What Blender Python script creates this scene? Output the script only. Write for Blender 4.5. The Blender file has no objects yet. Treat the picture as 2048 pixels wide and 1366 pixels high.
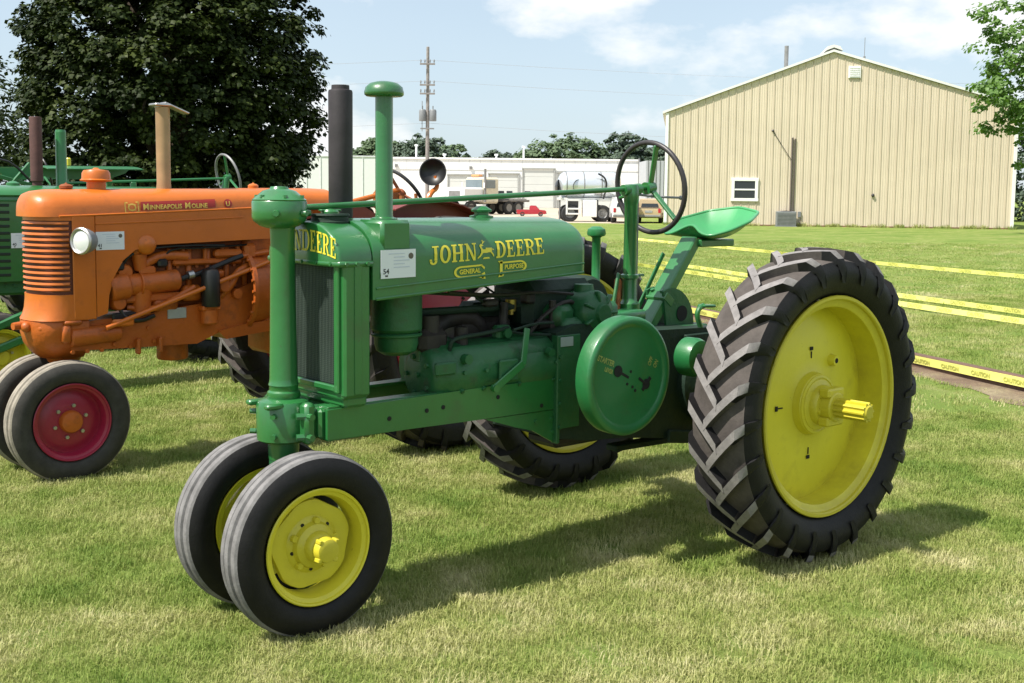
import bpy, bmesh, math, random
import numpy as np
from math import sin, cos, pi, radians, sqrt, atan2
from mathutils import Vector, Matrix, Euler

random.seed(7)
RNG = np.random.default_rng(11)
SC = bpy.context.scene
COL = SC.collection

# ------------------------------------------------------------------ camera
cam_d = bpy.data.cameras.new('camera')
cam = bpy.data.objects.new('camera', cam_d)
COL.objects.link(cam)
cam_d.sensor_width = 36.0
cam_d.lens = 2326.9 / 2048 * 36.0
cam_d.shift_y = -76.2 / 2048
cam_d.clip_start = 0.05
cam_d.clip_end = 3000
CAM = Vector((-2.1431, -3.7441, 1.5863))
_y, _p, _r = radians(41.108), radians(5.424), radians(0.6129)
_fw = Vector((sin(_y) * cos(_p), cos(_y) * cos(_p), -sin(_p)))
_rt = Vector((cos(_y), -sin(_y), 0))
_up = _rt.cross(_fw)
_rt, _up = _rt * cos(_r) + _up * sin(_r), _up * cos(_r) - _rt * sin(_r)
_m = Matrix((_rt, _up, -_fw)).transposed().to_4x4()
_m.translation = CAM
cam.matrix_world = _m
SC.camera = cam

# ------------------------------------------------------------------ light
SUNV = Vector((-0.66, 0.10, 1.0)).normalized()
sun_d = bpy.data.lights.new('sun', 'SUN')
sun_d.energy = 5.0
sun_d.angle = radians(0.6)
sun_d.color = (1.0, 0.95, 0.86)
sun = bpy.data.objects.new('sun', sun_d)
COL.objects.link(sun)
sun.rotation_euler = SUNV.to_track_quat('Z', 'Y').to_euler()
sun.location = (0, 0, 40)

world = bpy.data.worlds.new('World')
SC.world = world
world.use_nodes = True
def build_world():
    nt = world.node_tree
    N, L = nt.nodes, nt.links
    N.clear()
    out = N.new('ShaderNodeOutputWorld')
    bg = N.new('ShaderNodeBackground')
    bg.inputs['Strength'].default_value = 0.088
    sky = N.new('ShaderNodeTexSky')
    sky.sky_type = 'NISHITA'
    sky.sun_disc = False
    sky.sun_elevation = math.asin(SUNV.z)
    sky.sun_rotation = atan2(SUNV.x, SUNV.y) % (2 * pi)
    sky.altitude = 250
    sky.air_density = 1.0
    sky.dust_density = 1.6
    sky.ozone_density = 1.2
    tc = N.new('ShaderNodeTexCoord')
    sep = N.new('ShaderNodeSeparateXYZ')
    L.new(tc.outputs['Generated'], sep.inputs[0])
    # project the view direction onto a flat cloud layer
    zc = N.new('ShaderNodeMath'); zc.operation = 'MAXIMUM'; zc.inputs[1].default_value = 0.0
    L.new(sep.outputs['Z'], zc.inputs[0])
    za = N.new('ShaderNodeMath'); za.operation = 'ADD'; za.inputs[1].default_value = 0.25
    L.new(zc.outputs[0], za.inputs[0])
    dv = N.new('ShaderNodeVectorMath'); dv.operation = 'SCALE'
    inv = N.new('ShaderNodeMath'); inv.operation = 'DIVIDE'; inv.inputs[0].default_value = 1.0
    L.new(za.outputs[0], inv.inputs[1])
    L.new(tc.outputs['Generated'], dv.inputs[0]); L.new(inv.outputs[0], dv.inputs['Scale'])
    def noise(scale, detail, rough, off):
        mp = N.new('ShaderNodeMapping'); mp.inputs['Location'].default_value = off
        L.new(dv.outputs[0], mp.inputs['Vector'])
        n = N.new('ShaderNodeTexNoise')
        n.inputs['Scale'].default_value = scale; n.inputs['Detail'].default_value = detail
        n.inputs['Roughness'].default_value = rough
        L.new(mp.outputs[0], n.inputs['Vector'])
        return n
    mpc = N.new('ShaderNodeMapping'); mpc.inputs['Scale'].default_value = (1, 1, 2.1); mpc.inputs['Location'].default_value = (.35, .1, .0)
    L.new(tc.outputs['Generated'], mpc.inputs['Vector'])
    n1 = N.new('ShaderNodeTexNoise'); n1.inputs['Scale'].default_value = 6.4; n1.inputs['Detail'].default_value = 8; n1.inputs['Roughness'].default_value = 0.54
    L.new(mpc.outputs[0], n1.inputs['Vector'])
    n2 = noise(0.5, 3, 0.5, (7.3, 5.1, 2.0))
    ramp = N.new('ShaderNodeValToRGB')
    ramp.color_ramp.elements[0].position = 0.50; ramp.color_ramp.elements[0].color = (0, 0, 0, 1)
    ramp.color_ramp.elements[1].position = 0.635; ramp.color_ramp.elements[1].color = (1, 1, 1, 1)
    L.new(n1.outputs['Fac'], ramp.inputs[0])
    veil = N.new('ShaderNodeMapRange')
    veil.inputs['From Min'].default_value = 0.3; veil.inputs['From Max'].default_value = 0.7
    veil.inputs['To Min'].default_value = 0.36; veil.inputs['To Max'].default_value = 0.62
    L.new(n2.outputs['Fac'], veil.inputs['Value'])
    mx1 = N.new('ShaderNodeMix'); mx1.data_type = 'RGBA'
    mx1.inputs['B'].default_value = (6.6, 7.9, 8.9, 1)
    L.new(veil.outputs[0], mx1.inputs['Factor']); L.new(sky.outputs[0], mx1.inputs['A'])
    mx2 = N.new('ShaderNodeMix'); mx2.data_type = 'RGBA'
    mx2.inputs['B'].default_value = (8.6, 8.7, 8.7, 1)
    cm = N.new('ShaderNodeMath'); cm.operation = 'MULTIPLY'; cm.inputs[1].default_value = 0.95
    L.new(ramp.outputs[0], cm.inputs[0])
    L.new(cm.outputs[0], mx2.inputs['Factor']); L.new(mx1.outputs['Result'], mx2.inputs['A'])
    L.new(mx2.outputs['Result'], bg.inputs['Color'])
    L.new(bg.outputs[0], out.inputs['Surface'])
build_world()

vs = SC.view_settings
SC.display_settings.display_device = 'sRGB'
vs.view_transform = 'Standard'
vs.look = 'None'
vs.exposure = 0.55
vs.gamma = 1.0
vs.use_curve_mapping = False
SC.render.engine = 'CYCLES'
SC.cycles.max_bounces = 6
SC.cycles.transparent_max_bounces = 6
SC.cycles.use_denoising = True
SC.render.film_transparent = False

# ------------------------------------------------------------------ materials
MATS = {}
def newmat(name):
    m = bpy.data.materials.new(name)
    m.use_nodes = True
    MATS[name] = m
    nt = m.node_tree
    b = nt.nodes['Principled BSDF']
    return m, nt.nodes, nt.links, b
def n_noise(N, L, scale, detail=4, rough=0.55, coord='Object', vec=None, stretch=None):
    tc = N.new('ShaderNodeTexCoord') if coord != 'World' else N.new('ShaderNodeNewGeometry')
    src = tc.outputs[coord] if coord != 'World' else tc.outputs['Position']
    if vec is not None: src = vec
    if stretch:
        mp = N.new('ShaderNodeMapping'); mp.inputs['Scale'].default_value = stretch
        L.new(src, mp.inputs['Vector']); src = mp.outputs[0]
    n = N.new('ShaderNodeTexNoise')
    n.inputs['Scale'].default_value = scale; n.inputs['Detail'].default_value = detail
    n.inputs['Roughness'].default_value = rough
    L.new(src, n.inputs['Vector'])
    return n
def n_ramp(N, L, src, stops):
    r = N.new('ShaderNodeValToRGB')
    e = r.color_ramp.elements
    while len(e) < len(stops): e.new(0.5)
    for i, (p, c) in enumerate(stops):
        e[i].position = p
        e[i].color = (*c, 1) if len(c) == 3 else c
    L.new(src, r.inputs[0])
    return r
def n_mix(N, L, fac, a, b, blend='MIX'):
    m = N.new('ShaderNodeMix'); m.data_type = 'RGBA'; m.blend_type = blend
    for inp, v in (('Factor', fac), ('A', a), ('B', b)):
        if isinstance(v, (int, float)): m.inputs[inp].default_value = v
        elif isinstance(v, tuple): m.inputs[inp].default_value = (*v, 1) if len(v) == 3 else v
        else: L.new(v, m.inputs[inp])
    return m.outputs['Result']
def n_bump(N, L, b, src, strength, dist):
    bp = N.new('ShaderNodeBump'); bp.inputs['Strength'].default_value = strength; bp.inputs['Distance'].default_value = dist
    L.new(src, bp.inputs['Height']); L.new(bp.outputs[0], b.inputs['Normal'])
def paint(name, col, rough=0.33, dirt=(0.05, 0.04, 0.03), dirt_amt=0.35, fade=0.18, coat=0.25, wave=0.15, dscale=5.0, chips=0.55, hubgrease=False):
    """old repainted sheet or cast metal: colour, slight fading, grime in blotches, orange peel"""
    m, N, L, b = newmat(name)
    n1 = n_noise(N, L, 2.2, 5, 0.6)
    lite = tuple(min(1, c * (1 + fade) + 0.012 * fade) for c in col)
    dark = tuple(c * (1 - fade) for c in col)
    r1 = n_ramp(N, L, n1.outputs['Fac'], [(0.3, dark), (0.7, lite)])
    n2 = n_noise(N, L, dscale, 8, 0.68)
    r2 = n_ramp(N, L, n2.outputs['Fac'], [(0.56, (0, 0, 0)), (0.74, (1, 1, 1))])
    f = N.new('ShaderNodeMath'); f.operation = 'MULTIPLY'; f.inputs[1].default_value = dirt_amt
    L.new(r2.outputs[0], f.inputs[0])
    c = n_mix(N, L, f.outputs[0], r1.outputs[0], dirt)
    nc = n_noise(N, L, 38, 6, 0.7)
    rc = n_ramp(N, L, nc.outputs['Fac'], [(0.655, (0, 0, 0)), (0.70, (1, 1, 1))])
    fc_ = N.new('ShaderNodeMath'); fc_.operation = 'MULTIPLY'; fc_.inputs[1].default_value = min(1, chips)
    L.new(rc.outputs[0], fc_.inputs[0])
    c = n_mix(N, L, fc_.outputs[0], c, dirt)
    if hubgrease:
        tco = N.new('ShaderNodeTexCoord'); sx = N.new('ShaderNodeSeparateXYZ'); L.new(tco.outputs['Object'], sx.inputs[0])
        cx_ = N.new('ShaderNodeCombineXYZ'); L.new(sx.outputs['X'], cx_.inputs['X']); L.new(sx.outputs['Z'], cx_.inputs['Y'])
        ln = N.new('ShaderNodeVectorMath'); ln.operation = 'LENGTH'; L.new(cx_.outputs[0], ln.inputs[0])
        jit = N.new('ShaderNodeMath'); jit.operation = 'MULTIPLY_ADD'; jit.inputs[1].default_value = 0.25; L.new(n2.outputs['Fac'], jit.inputs[0]); L.new(ln.outputs['Value'], jit.inputs[2])
        rg_ = n_ramp(N, L, jit.outputs[0], [(0.14, (.42, .42, .42)), (0.24, (.16, .16, .16)), (0.36, (0, 0, 0)), (0.52, (0, 0, 0)), (0.58, (.3, .3, .3))])
        c = n_mix(N, L, rg_.outputs[0], c, dirt)
    L.new(c, b.inputs['Base Color'])
    rr = N.new('ShaderNodeMapRange'); rr.inputs['To Min'].default_value = rough - 0.07; rr.inputs['To Max'].default_value = rough + 0.25
    L.new(n2.outputs['Fac'], rr.inputs['Value']); L.new(rr.outputs[0], b.inputs['Roughness'])
    b.inputs['Coat Weight'].default_value = coat
    b.inputs['Coat Roughness'].default_value = 0.2
    n3 = n_noise(N, L, 11, 5, 0.6)
    n_bump(N, L, b, n3.outputs['Fac'], wave * 1.7, 0.01)
    return m
def plain(name, col, rough=0.5, metal=0.0, var=0.15, scale=6.0, bump=0.0, bscale=60, coat=0.0):
    m, N, L, b = newmat(name)
    n1 = n_noise(N, L, scale, 6, 0.62)
    r1 = n_ramp(N, L, n1.outputs['Fac'], [(0.3, tuple(c * (1 - var) for c in col)), (0.7, tuple(min(1, c * (1 + var)) for c in col))])
    L.new(r1.outputs[0], b.inputs['Base Color'])
    b.inputs['Roughness'].default_value = rough
    b.inputs['Metallic'].default_value = metal
    b.inputs['Coat Weight'].default_value = coat
    if bump:
        n3 = n_noise(N, L, bscale, 4, 0.6)
        n_bump(N, L, b, n3.outputs['Fac'], bump, 0.004)
    return m

GREEN = paint('green_paint', (0.016, 0.136, 0.031), 0.30, coat=0.8)
GREEN_CAST = paint('green_cast_iron', (0.013, 0.098, 0.030), 0.42, dirt_amt=0.7, coat=0.1, wave=0.4, dscale=9)
GREEN_DARK = paint('grimy_shaded_green_iron', (0.004, 0.021, 0.010), 0.6, dirt=(0.012, 0.011, 0.009), dirt_amt=0.75, coat=0.0, wave=0.5, dscale=8)  # grime, plus engine-cavity shade put into the near-black base colour
GREEN_B = paint('green_paint_bright', (0.013, 0.145, 0.038), 0.36, coat=.5)
YELLOW = paint('yellow_paint', (0.66, 0.585, 0.03), 0.36, dirt=(0.26, 0.19, 0.025), dirt_amt=0.3, fade=0.08, coat=0.15, hubgrease=True)
DECAL_Y = plain('yellow_decal', (0.72, 0.62, 0.05), 0.45, var=0.06)
ORANGE = paint('orange_paint', (0.52, 0.122, 0.005), 0.34, dirt=(0.10, 0.03, 0.01), dirt_amt=0.35, fade=0.12)
ORANGE_CAST = paint('orange_cast_iron', (0.42, 0.090, 0.005), 0.42, dirt=(0.06, 0.025, 0.012), dirt_amt=0.6, fade=0.2, coat=0.1, wave=0.45, dscale=8)
ORANGE_DARK = paint('grimy_orange_cast_iron', (0.22, 0.048, 0.005), 0.55, dirt=(0.02, 0.012, 0.01), dirt_amt=0.8, coat=0.0, wave=0.4, dscale=7)
RED = paint('red_wheel_paint', (0.30, 0.009, 0.038), 0.38, dirt=(0.06, 0.02, 0.02), dirt_amt=0.4, fade=0.15)
MAROON = paint('maroon_fender_paint', (0.17, 0.020, 0.012), 0.45)
BLACK = plain('black_paint', (0.012, 0.012, 0.013), 0.42)
EXHAUST = plain('muffler_black', (0.030, 0.024, 0.029), 0.62, var=0.35, scale=9, bump=0.2)
RUSTY = plain('rust_brown_pipe', (0.085, 0.036, 0.032), 0.75, var=0.3, scale=9, bump=0.3)
RUST_OR = plain('rusty_steel', (0.28, 0.09, 0.02), 0.8, var=0.5, scale=20, bump=0.3)
STEEL = plain('bare_steel', (0.45, 0.44, 0.43), 0.38, metal=0.9, var=0.2)
DULL = plain('dull_grey_metal', (0.22, 0.22, 0.22), 0.55, metal=0.3)
TANPIPE = plain('discoloured_steel_pipe', (0.36, 0.23, 0.12), 0.5, metal=0.35, var=0.25, scale=4)
BRASS = plain('brass', (0.42, 0.30, 0.08), 0.4, metal=0.8)
ENGINE = plain('greasy_iron', (0.022, 0.016, 0.014), 0.6, var=0.5, scale=12, bump=0.4)
WHEELRIM = plain('hard_black_rubber', (0.035, 0.03, 0.032), 0.42, var=0.2)
DARKHOLE = plain('dark_hole', (0.006, 0.006, 0.006), 0.8)
WHITE = plain('white_paint', (0.80, 0.80, 0.79), 0.5, var=0.04, scale=1.2)
PAPER = plain('white_card', (0.70, 0.72, 0.78), 0.35, var=0.03)
INK = plain('dark_ink', (0.05, 0.05, 0.06), 0.6)
INK_L = plain('pale_ink', (0.52, 0.56, 0.66), 0.6)
INK_B = plain('brown_seal_ink', (0.12, 0.10, 0.08), 0.6)
GLASS_D = plain('dark_glass', (0.02, 0.025, 0.03), 0.08, var=0.05, coat=0.6)
GLASS_L = plain('pale_glass', (0.16, 0.20, 0.22), 0.10, var=0.1, coat=0.6)
LAMP = plain('lamp_lens', (0.62, 0.64, 0.64), 0.12, var=0.08, coat=0.7)
PLATE = plain('tin_plate', (0.34, 0.35, 0.36), 0.5, metal=0.2)
DECAL_R = plain('red_decal', (0.33, 0.018, 0.012), 0.45, var=0.08)
TAPE = plain('yellow_tape', (0.78, 0.76, 0.20), 0.4, var=0.05)
TAPE_INK = plain('tape_print', (0.40, 0.41, 0.09), 0.5)
BEAM = plain('brown_timber', (0.13, 0.075, 0.05), 0.8, var=0.35, scale=8, bump=0.4)
SILVER = plain('polished_tank_steel', (0.72, 0.75, 0.80), 0.25, metal=.55, var=0.05)
REDCAR = plain('red_car_paint', (0.36, 0.02, 0.03), 0.25, coat=0.5, var=0.05)
TANCAR = plain('tan_car_paint', (0.46, 0.36, 0.22), 0.3, coat=0.5, var=0.05)
LAMP_R = plain('red_lamp_glass', (0.42, 0.02, 0.04), 0.15, coat=0.5)
POLEWOOD = plain('weathered_pole', (0.24, 0.22, 0.21), 0.85, var=0.25, scale=3)
CONCRETE = plain('concrete', (0.34, 0.30, 0.26), 0.85, var=0.15)
GREYBOX = plain('grey_enamel', (0.19, 0.20, 0.21), 0.5, var=0.1)
GREYWALL = plain('grey_wall_sheet', (0.42, 0.44, 0.46), 0.6, var=0.06, scale=0.6)
WHITEWALL = plain('white_wall_sheet', (0.78, 0.79, 0.78), 0.6, var=0.05, scale=0.35)

def rubber(name, col, var, rough=0.7, scale=14, bump=0.35):
    m, N, L, b = newmat(name)
    b.inputs['Specular IOR Level'].default_value = 0.25
    n1 = n_noise(N, L, scale, 7, 0.68)
    r1 = n_ramp(N, L, n1.outputs['Fac'], [(0.25, tuple(c * (1 - var) for c in col)), (0.5, col), (0.75, tuple(c * (1 + var) for c in col))])
    L.new(r1.outputs[0], b.inputs['Base Color'])
    b.inputs['Roughness'].default_value = rough
    n2 = n_noise(N, L, 110, 4, 0.6)
    n_bump(N, L, b, n2.outputs['Fac'], bump, 0.004)
    return m
TYRE = rubber('tyre_sidewall_rubber', (0.0095, 0.009, 0.0095), 0.45, 0.55)
TYRE_DUST = rubber('dusty_tyre_rubber', (0.085, 0.073, 0.067), 0.42, 0.85, scale=10)
TYRE_WORN = rubber('worn_tread_rubber', (0.215, 0.200, 0.197), 0.36, 0.85, scale=18)
TYRE_RIB = rubber('worn_rib_rubber', (0.175, 0.168, 0.168), 0.5, 0.85, scale=12)
TYRE_OLD = rubber('old_tyre_rubber', (0.045, 0.042, 0.038), 0.4, 0.7)

# ------------------------------------------------------------------ mesh builder
class MB:
    def __init__(self):
        self.v, self.f, self.mi = [], [], []
        self.cur = 0
    def add(self, verts, faces, mi=None):
        o = len(self.v)
        self.v.extend([tuple(p) for p in verts])
        self.f.extend([tuple(i + o for i in f) for f in faces])
        self.mi.extend([self.cur if mi is None else mi] * len(faces))
        return self
    def box(self, c, s, bev=0.003, rot=None):
        hx, hy, hz = s[0] / 2, s[1] / 2, s[2] / 2
        b = min(bev, hx * .9, hy * .9, hz * .9)
        R = rot if rot is not None else Matrix.Identity(3)
        if isinstance(R, Euler): R = R.to_matrix()
        c = Vector(c)
        if b <= 0:
            vs_ = [(x * hx, y * hy, z * hz) for x in (-1, 1) for y in (-1, 1) for z in (-1, 1)]
            fs = [(0, 1, 3, 2), (4, 6, 7, 5), (0, 4, 5, 1), (2, 3, 7, 6), (0, 2, 6, 4), (1, 5, 7, 3)]
            return self.add([c + R @ Vector(p) for p in vs_], fs)
        vs_, idx = [], {}
        for x in (-1, 1):
            for y in (-1, 1):
                for z in (-1, 1):
                    for a in range(3):
                        p = [x * (hx - b), y * (hy - b), z * (hz - b)]
                        p[a] = (x, y, z)[a] * (hx, hy, hz)[a]
                        idx[(x, y, z, a)] = len(vs_)
                        vs_.append(c + R @ Vector(p))
        fs = []
        for a in range(3):
            o1, o2 = (a + 1) % 3, (a + 2) % 3
            for s_ in (-1, 1):
                q = []
                for (p1, p2) in ((-1, -1), (1, -1), (1, 1), (-1, 1)):
                    k = [0, 0, 0]; k[a] = s_; k[o1] = p1; k[o2] = p2
                    q.append(idx[(*k, a)])
                fs.append(tuple(q if s_ > 0 else q[::-1]))
        for a in range(3):
            o1, o2 = (a + 1) % 3, (a + 2) % 3
            for p1 in (-1, 1):
                for p2 in (-1, 1):
                    k0 = [0, 0, 0]; k0[a] = -1; k0[o1] = p1; k0[o2] = p2
                    k1 = list(k0); k1[a] = 1
                    q = (idx[(*k0, o1)], idx[(*k1, o1)], idx[(*k1, o2)], idx[(*k0, o2)])
                    fs.append(q if p1 * p2 < 0 else q[::-1])
        for x in (-1, 1):
            for y in (-1, 1):
                for z in (-1, 1):
                    q = (idx[(x, y, z, 0)], idx[(x, y, z, 1)], idx[(x, y, z, 2)])
                    fs.append(q if x * y * z > 0 else q[::-1])
        return self.add(vs_, fs)
    def bar(self, p0, p1, w, h, bev=0.003, up=(0, 0, 1)):
        """rectangular bar from p0 to p1, width w (sideways), height h (towards up)"""
        p0, p1 = Vector(p0), Vector(p1)
        d = (p1 - p0); l = d.length; d.normalize()
        s = d.cross(Vector(up))
        if s.length < 1e-4: s = d.cross(Vector((0, 1, 0)))
        s.normalize(); u = s.cross(d)
        R = Matrix((d, s, u)).transposed()
        return self.box((p0 + p1) / 2, (l, w, h), bev, R)
    def lathe(self, prof, o=(0, 0, 0), axis=(0, 0, 1), seg=32, mis=None, closed=False, arc=None):
        """profile [(radius, height along axis)]"""
        ax = Vector(axis).normalized()
        t = Vector((0, 0, 1)) if abs(ax.z) < 0.9 else Vector((1, 0, 0))
        u = ax.cross(t).normalized(); w = ax.cross(u)
        o = Vector(o)
        vs_, fs, ms = [], [], []
        rows = []
        for (r, h) in prof:
            if r < 1e-6:
                rows.append([len(vs_)]); vs_.append(o + ax * h)
            else:
                base = len(vs_)
                for k in range(seg):
                    a = 2 * pi * k / seg
                    vs_.append(o + ax * h + (u * cos(a) + w * sin(a)) * r)
                rows.append(list(range(base, base + seg)))
        pairs = list(zip(range(len(rows) - 1), range(1, len(rows))))
        if closed: pairs.append((len(rows) - 1, 0))
        for i, (ra, rb) in enumerate(pairs):
            A, B = rows[ra], rows[rb]
            for k in range(seg):
                k2 = (k + 1) % seg
                if len(A) == 1 and len(B) == 1: continue
                if len(A) == 1: fs.append((A[0], B[k2], B[k]))
                elif len(B) == 1: fs.append((A[k], A[k2], B[0]))
                else: fs.append((A[k], A[k2], B[k2], B[k]))
                ms.append(mis[i] if mis else self.cur)
        off = len(self.v)
        self.v.extend([tuple(p) for p in vs_])
        self.f.extend([tuple(i + off for i in f) for f in fs]); self.mi.extend(ms)
        return self
    def cyl(self, p0, p1, r0, r1=None, seg=20, bev=0.0):
        p0, p1 = Vector(p0), Vector(p1)
        r1 = r0 if r1 is None else r1
        l = (p1 - p0).length
        if bev: pr = [(0, 0), (r0 - bev, 0), (r0, bev), (r1, l - bev), (r1 - bev, l), (0, l)]
        else: pr = [(0, 0), (r0, 0), (r1, l), (0, l)]
        return self.lathe(pr, p0, p1 - p0, seg)
    def tube(self, pts, r, seg=10, smooth=0, closed=False):
        P = [Vector(p) for p in pts]
        R = list(r) if isinstance(r, (list, tuple)) else [r] * len(P)
        for _ in range(smooth):
            Q, S = [], []
            n = len(P)
            rng = range(n) if closed else range(n - 1)
            if not closed: Q.append(P[0]); S.append(R[0])
            for i in rng:
                a, b = P[i], P[(i + 1) % n]
                Q += [a * .75 + b * .25, a * .25 + b * .75]
                S += [R[i] * .75 + R[(i + 1) % n] * .25, R[i] * .25 + R[(i + 1) % n] * .75]
            if not closed: Q.append(P[-1]); S.append(R[-1])
            P, R = Q, S
        n = len(P)
        T = []
        for i in range(n):
            a = P[i - 1] if (i > 0 or closed) else P[i]
            b = P[(i + 1) % n] if (i < n - 1 or closed) else P[i]
            T.append((b - a).normalized())
        nrm = T[0].orthogonal().normalized()
        vs_, fs = [], []
        for i in range(n):
            nrm = (nrm - T[i] * nrm.dot(T[i]))
            nrm = nrm.normalized() if nrm.length > 1e-6 else T[i].orthogonal().normalized()
            bn = T[i].cross(nrm)
            for k in range(seg):
                a = 2 * pi * k / seg
                vs_.append(P[i] + (nrm * cos(a) + bn * sin(a)) * R[i])
        for i in range(n if closed else n - 1):
            j = (i + 1) % n
            for k in range(seg):
                k2 = (k + 1) % seg
                fs.append((i * seg + k, i * seg + k2, j * seg + k2, j * seg + k))
        if not closed:
            fs.append(tuple(range(seg - 1, -1, -1)))
            fs.append(tuple((n - 1) * seg + k for k in range(seg)))
        return self.add(vs_, fs)
    def prism(self, poly, o, u, v, depth):
        """2D outline in plane (u,v) at o, extruded by the vector depth"""
        o, u, v, d = Vector(o), Vector(u), Vector(v), Vector(depth)
        n = len(poly)
        A = [o + u * a + v * b for a, b in poly]
        B = [p + d for p in A]
        fs = [tuple(range(n - 1, -1, -1)), tuple(range(n, 2 * n))]
        for i in range(n):
            j = (i + 1) % n
            fs.append((i, j, n + j, n + i))
        return self.add(A + B, fs)
    def loft(self, secs, cap=True, closed_ring=True):
        n = len(secs[0])
        vs_ = [p for s in secs for p in s]
        fs = []
        for i in range(len(secs) - 1):
            for k in range(n if closed_ring else n - 1):
                k2 = (k + 1) % n
                fs.append((i * n + k, i * n + k2, (i + 1) * n + k2, (i + 1) * n + k))
        if cap and closed_ring:
            fs.append(tuple(range(n - 1, -1, -1)))
            fs.append(tuple((len(secs) - 1) * n + k for k in range(n)))
        return self.add(vs_, fs)
    def sheet(self, fn, nu, nv, thick=None):
        """surface fn(u,v), u,v in 0..1; thick = vector function or None"""
        vs_ = [Vector(fn(i / nu, j / nv)) for i in range(nu + 1) for j in range(nv + 1)]
        w = nv + 1
        fs = [(i * w + j, (i + 1) * w + j, (i + 1) * w + j + 1, i * w + j + 1) for i in range(nu) for j in range(nv)]
        if thick:
            n = len(vs_)
            t = Vector(thick)
            v2 = [p + t for p in vs_]
            f2 = [tuple(n + q for q in f[::-1]) for f in fs]
            bd = [(i * w, (i + 1) * w) for i in range(nu)] + [((i + 1) * w + nv, i * w + nv) for i in range(nu)] \
               + [(j + 1, j) for j in range(nv)] + [(nu * w + j, nu * w + j + 1) for j in range(nv)]
            f3 = [(b, a, n + a, n + b) for a, b in bd]
            return self.add(vs_ + v2, fs + f2 + f3)
        return self.add(vs_, fs)
    def ball(self, c, r, seg=12, sc=(1, 1, 1)):
        pr = [(r * sin(pi * i / (seg // 2)) , -r * cos(pi * i / (seg // 2))) for i in range(seg // 2 + 1)]
        pr[0] = (0, -r); pr[-1] = (0, r)
        k = len(self.v)
        self.lathe(pr, (0, 0, 0), (0, 0, 1), seg)
        for i in range(k, len(self.v)):
            x, y, z = self.v[i]
            self.v[i] = (c[0] + x * sc[0], c[1] + y * sc[1], c[2] + z * sc[2])
        return self
    def bolt(self, p, d, r=0.009, h=0.008):
        p, d = Vector(p), Vector(d).normalized()
        return self.cyl(p - d * 0.002, p + d * h, r, r * 0.95, 6)
    def mesh(self, name, mats, smooth=True, ang=32, fix=True):
        me = bpy.data.meshes.new(name)
        me.from_pydata(self.v, [], self.f)
        if not isinstance(mats, (list, tuple)): mats = [mats]
        for m in mats: me.materials.append(m)
        if len(mats) > 1: me.polygons.foreach_set('material_index', self.mi)
        if fix:
            bm = bmesh.new(); bm.from_mesh(me)
            bmesh.ops.recalc_face_normals(bm, faces=bm.faces)
            bm.to_mesh(me); bm.free()
        if smooth:
            me.shade_smooth()
            me.set_sharp_from_angle(angle=radians(ang))
        me.update()
        return me
    def obj(self, name, mats, parent=None, **k):
        return link(name, self.mesh(name, mats, **k), parent)

def link(name, data, parent=None, loc=None):
    o = bpy.data.objects.new(name, data)
    COL.objects.link(o)
    if parent: o.parent = parent
    if loc is not None: o.location = loc
    return o
def tag(o, label=None, cat=None, group=None, kind=None):
    if label: o['label'] = label
    if cat: o['category'] = cat
    if group: o['group'] = group
    if kind: o['kind'] = kind
    return o
def empty(name, loc=(0, 0, 0), rz=0.0, label=None, cat=None, group=None):
    o = link(name, None, None, loc)
    o.rotation_euler = (0, 0, rz)
    o.empty_display_size = 0.2
    return tag(o, label, cat, group)
def copy_tree(o, parent=None):
    c = o.copy(); COL.objects.link(c); c.parent = parent
    for ch in list(o.children): copy_tree(ch, c)
    return c
def text_mesh(s, size, o, u, v, depth=0.0, align='LEFT', squeeze=1.0, bold=0.0):
    """flat lettering (built-in face) placed at o along u / v; returns verts, faces"""
    cu = bpy.data.curves.new('t', 'FONT')
    cu.body = s; cu.size = size; cu.align_x = align; cu.resolution_u = 3; cu.offset = bold
    ob = bpy.data.objects.new('t', cu)
    me = bpy.data.meshes.new_from_object(ob)
    o, u, v = Vector(o), Vector(u), Vector(v)
    vs_ = [o + u * (p.co.x * squeeze) + v * p.co.y for p in me.vertices]
    fs = [tuple(p.vertices) for p in me.polygons]
    bpy.data.objects.remove(ob); bpy.data.curves.remove(cu); bpy.data.meshes.remove(me)
    return vs_, fs
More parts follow.
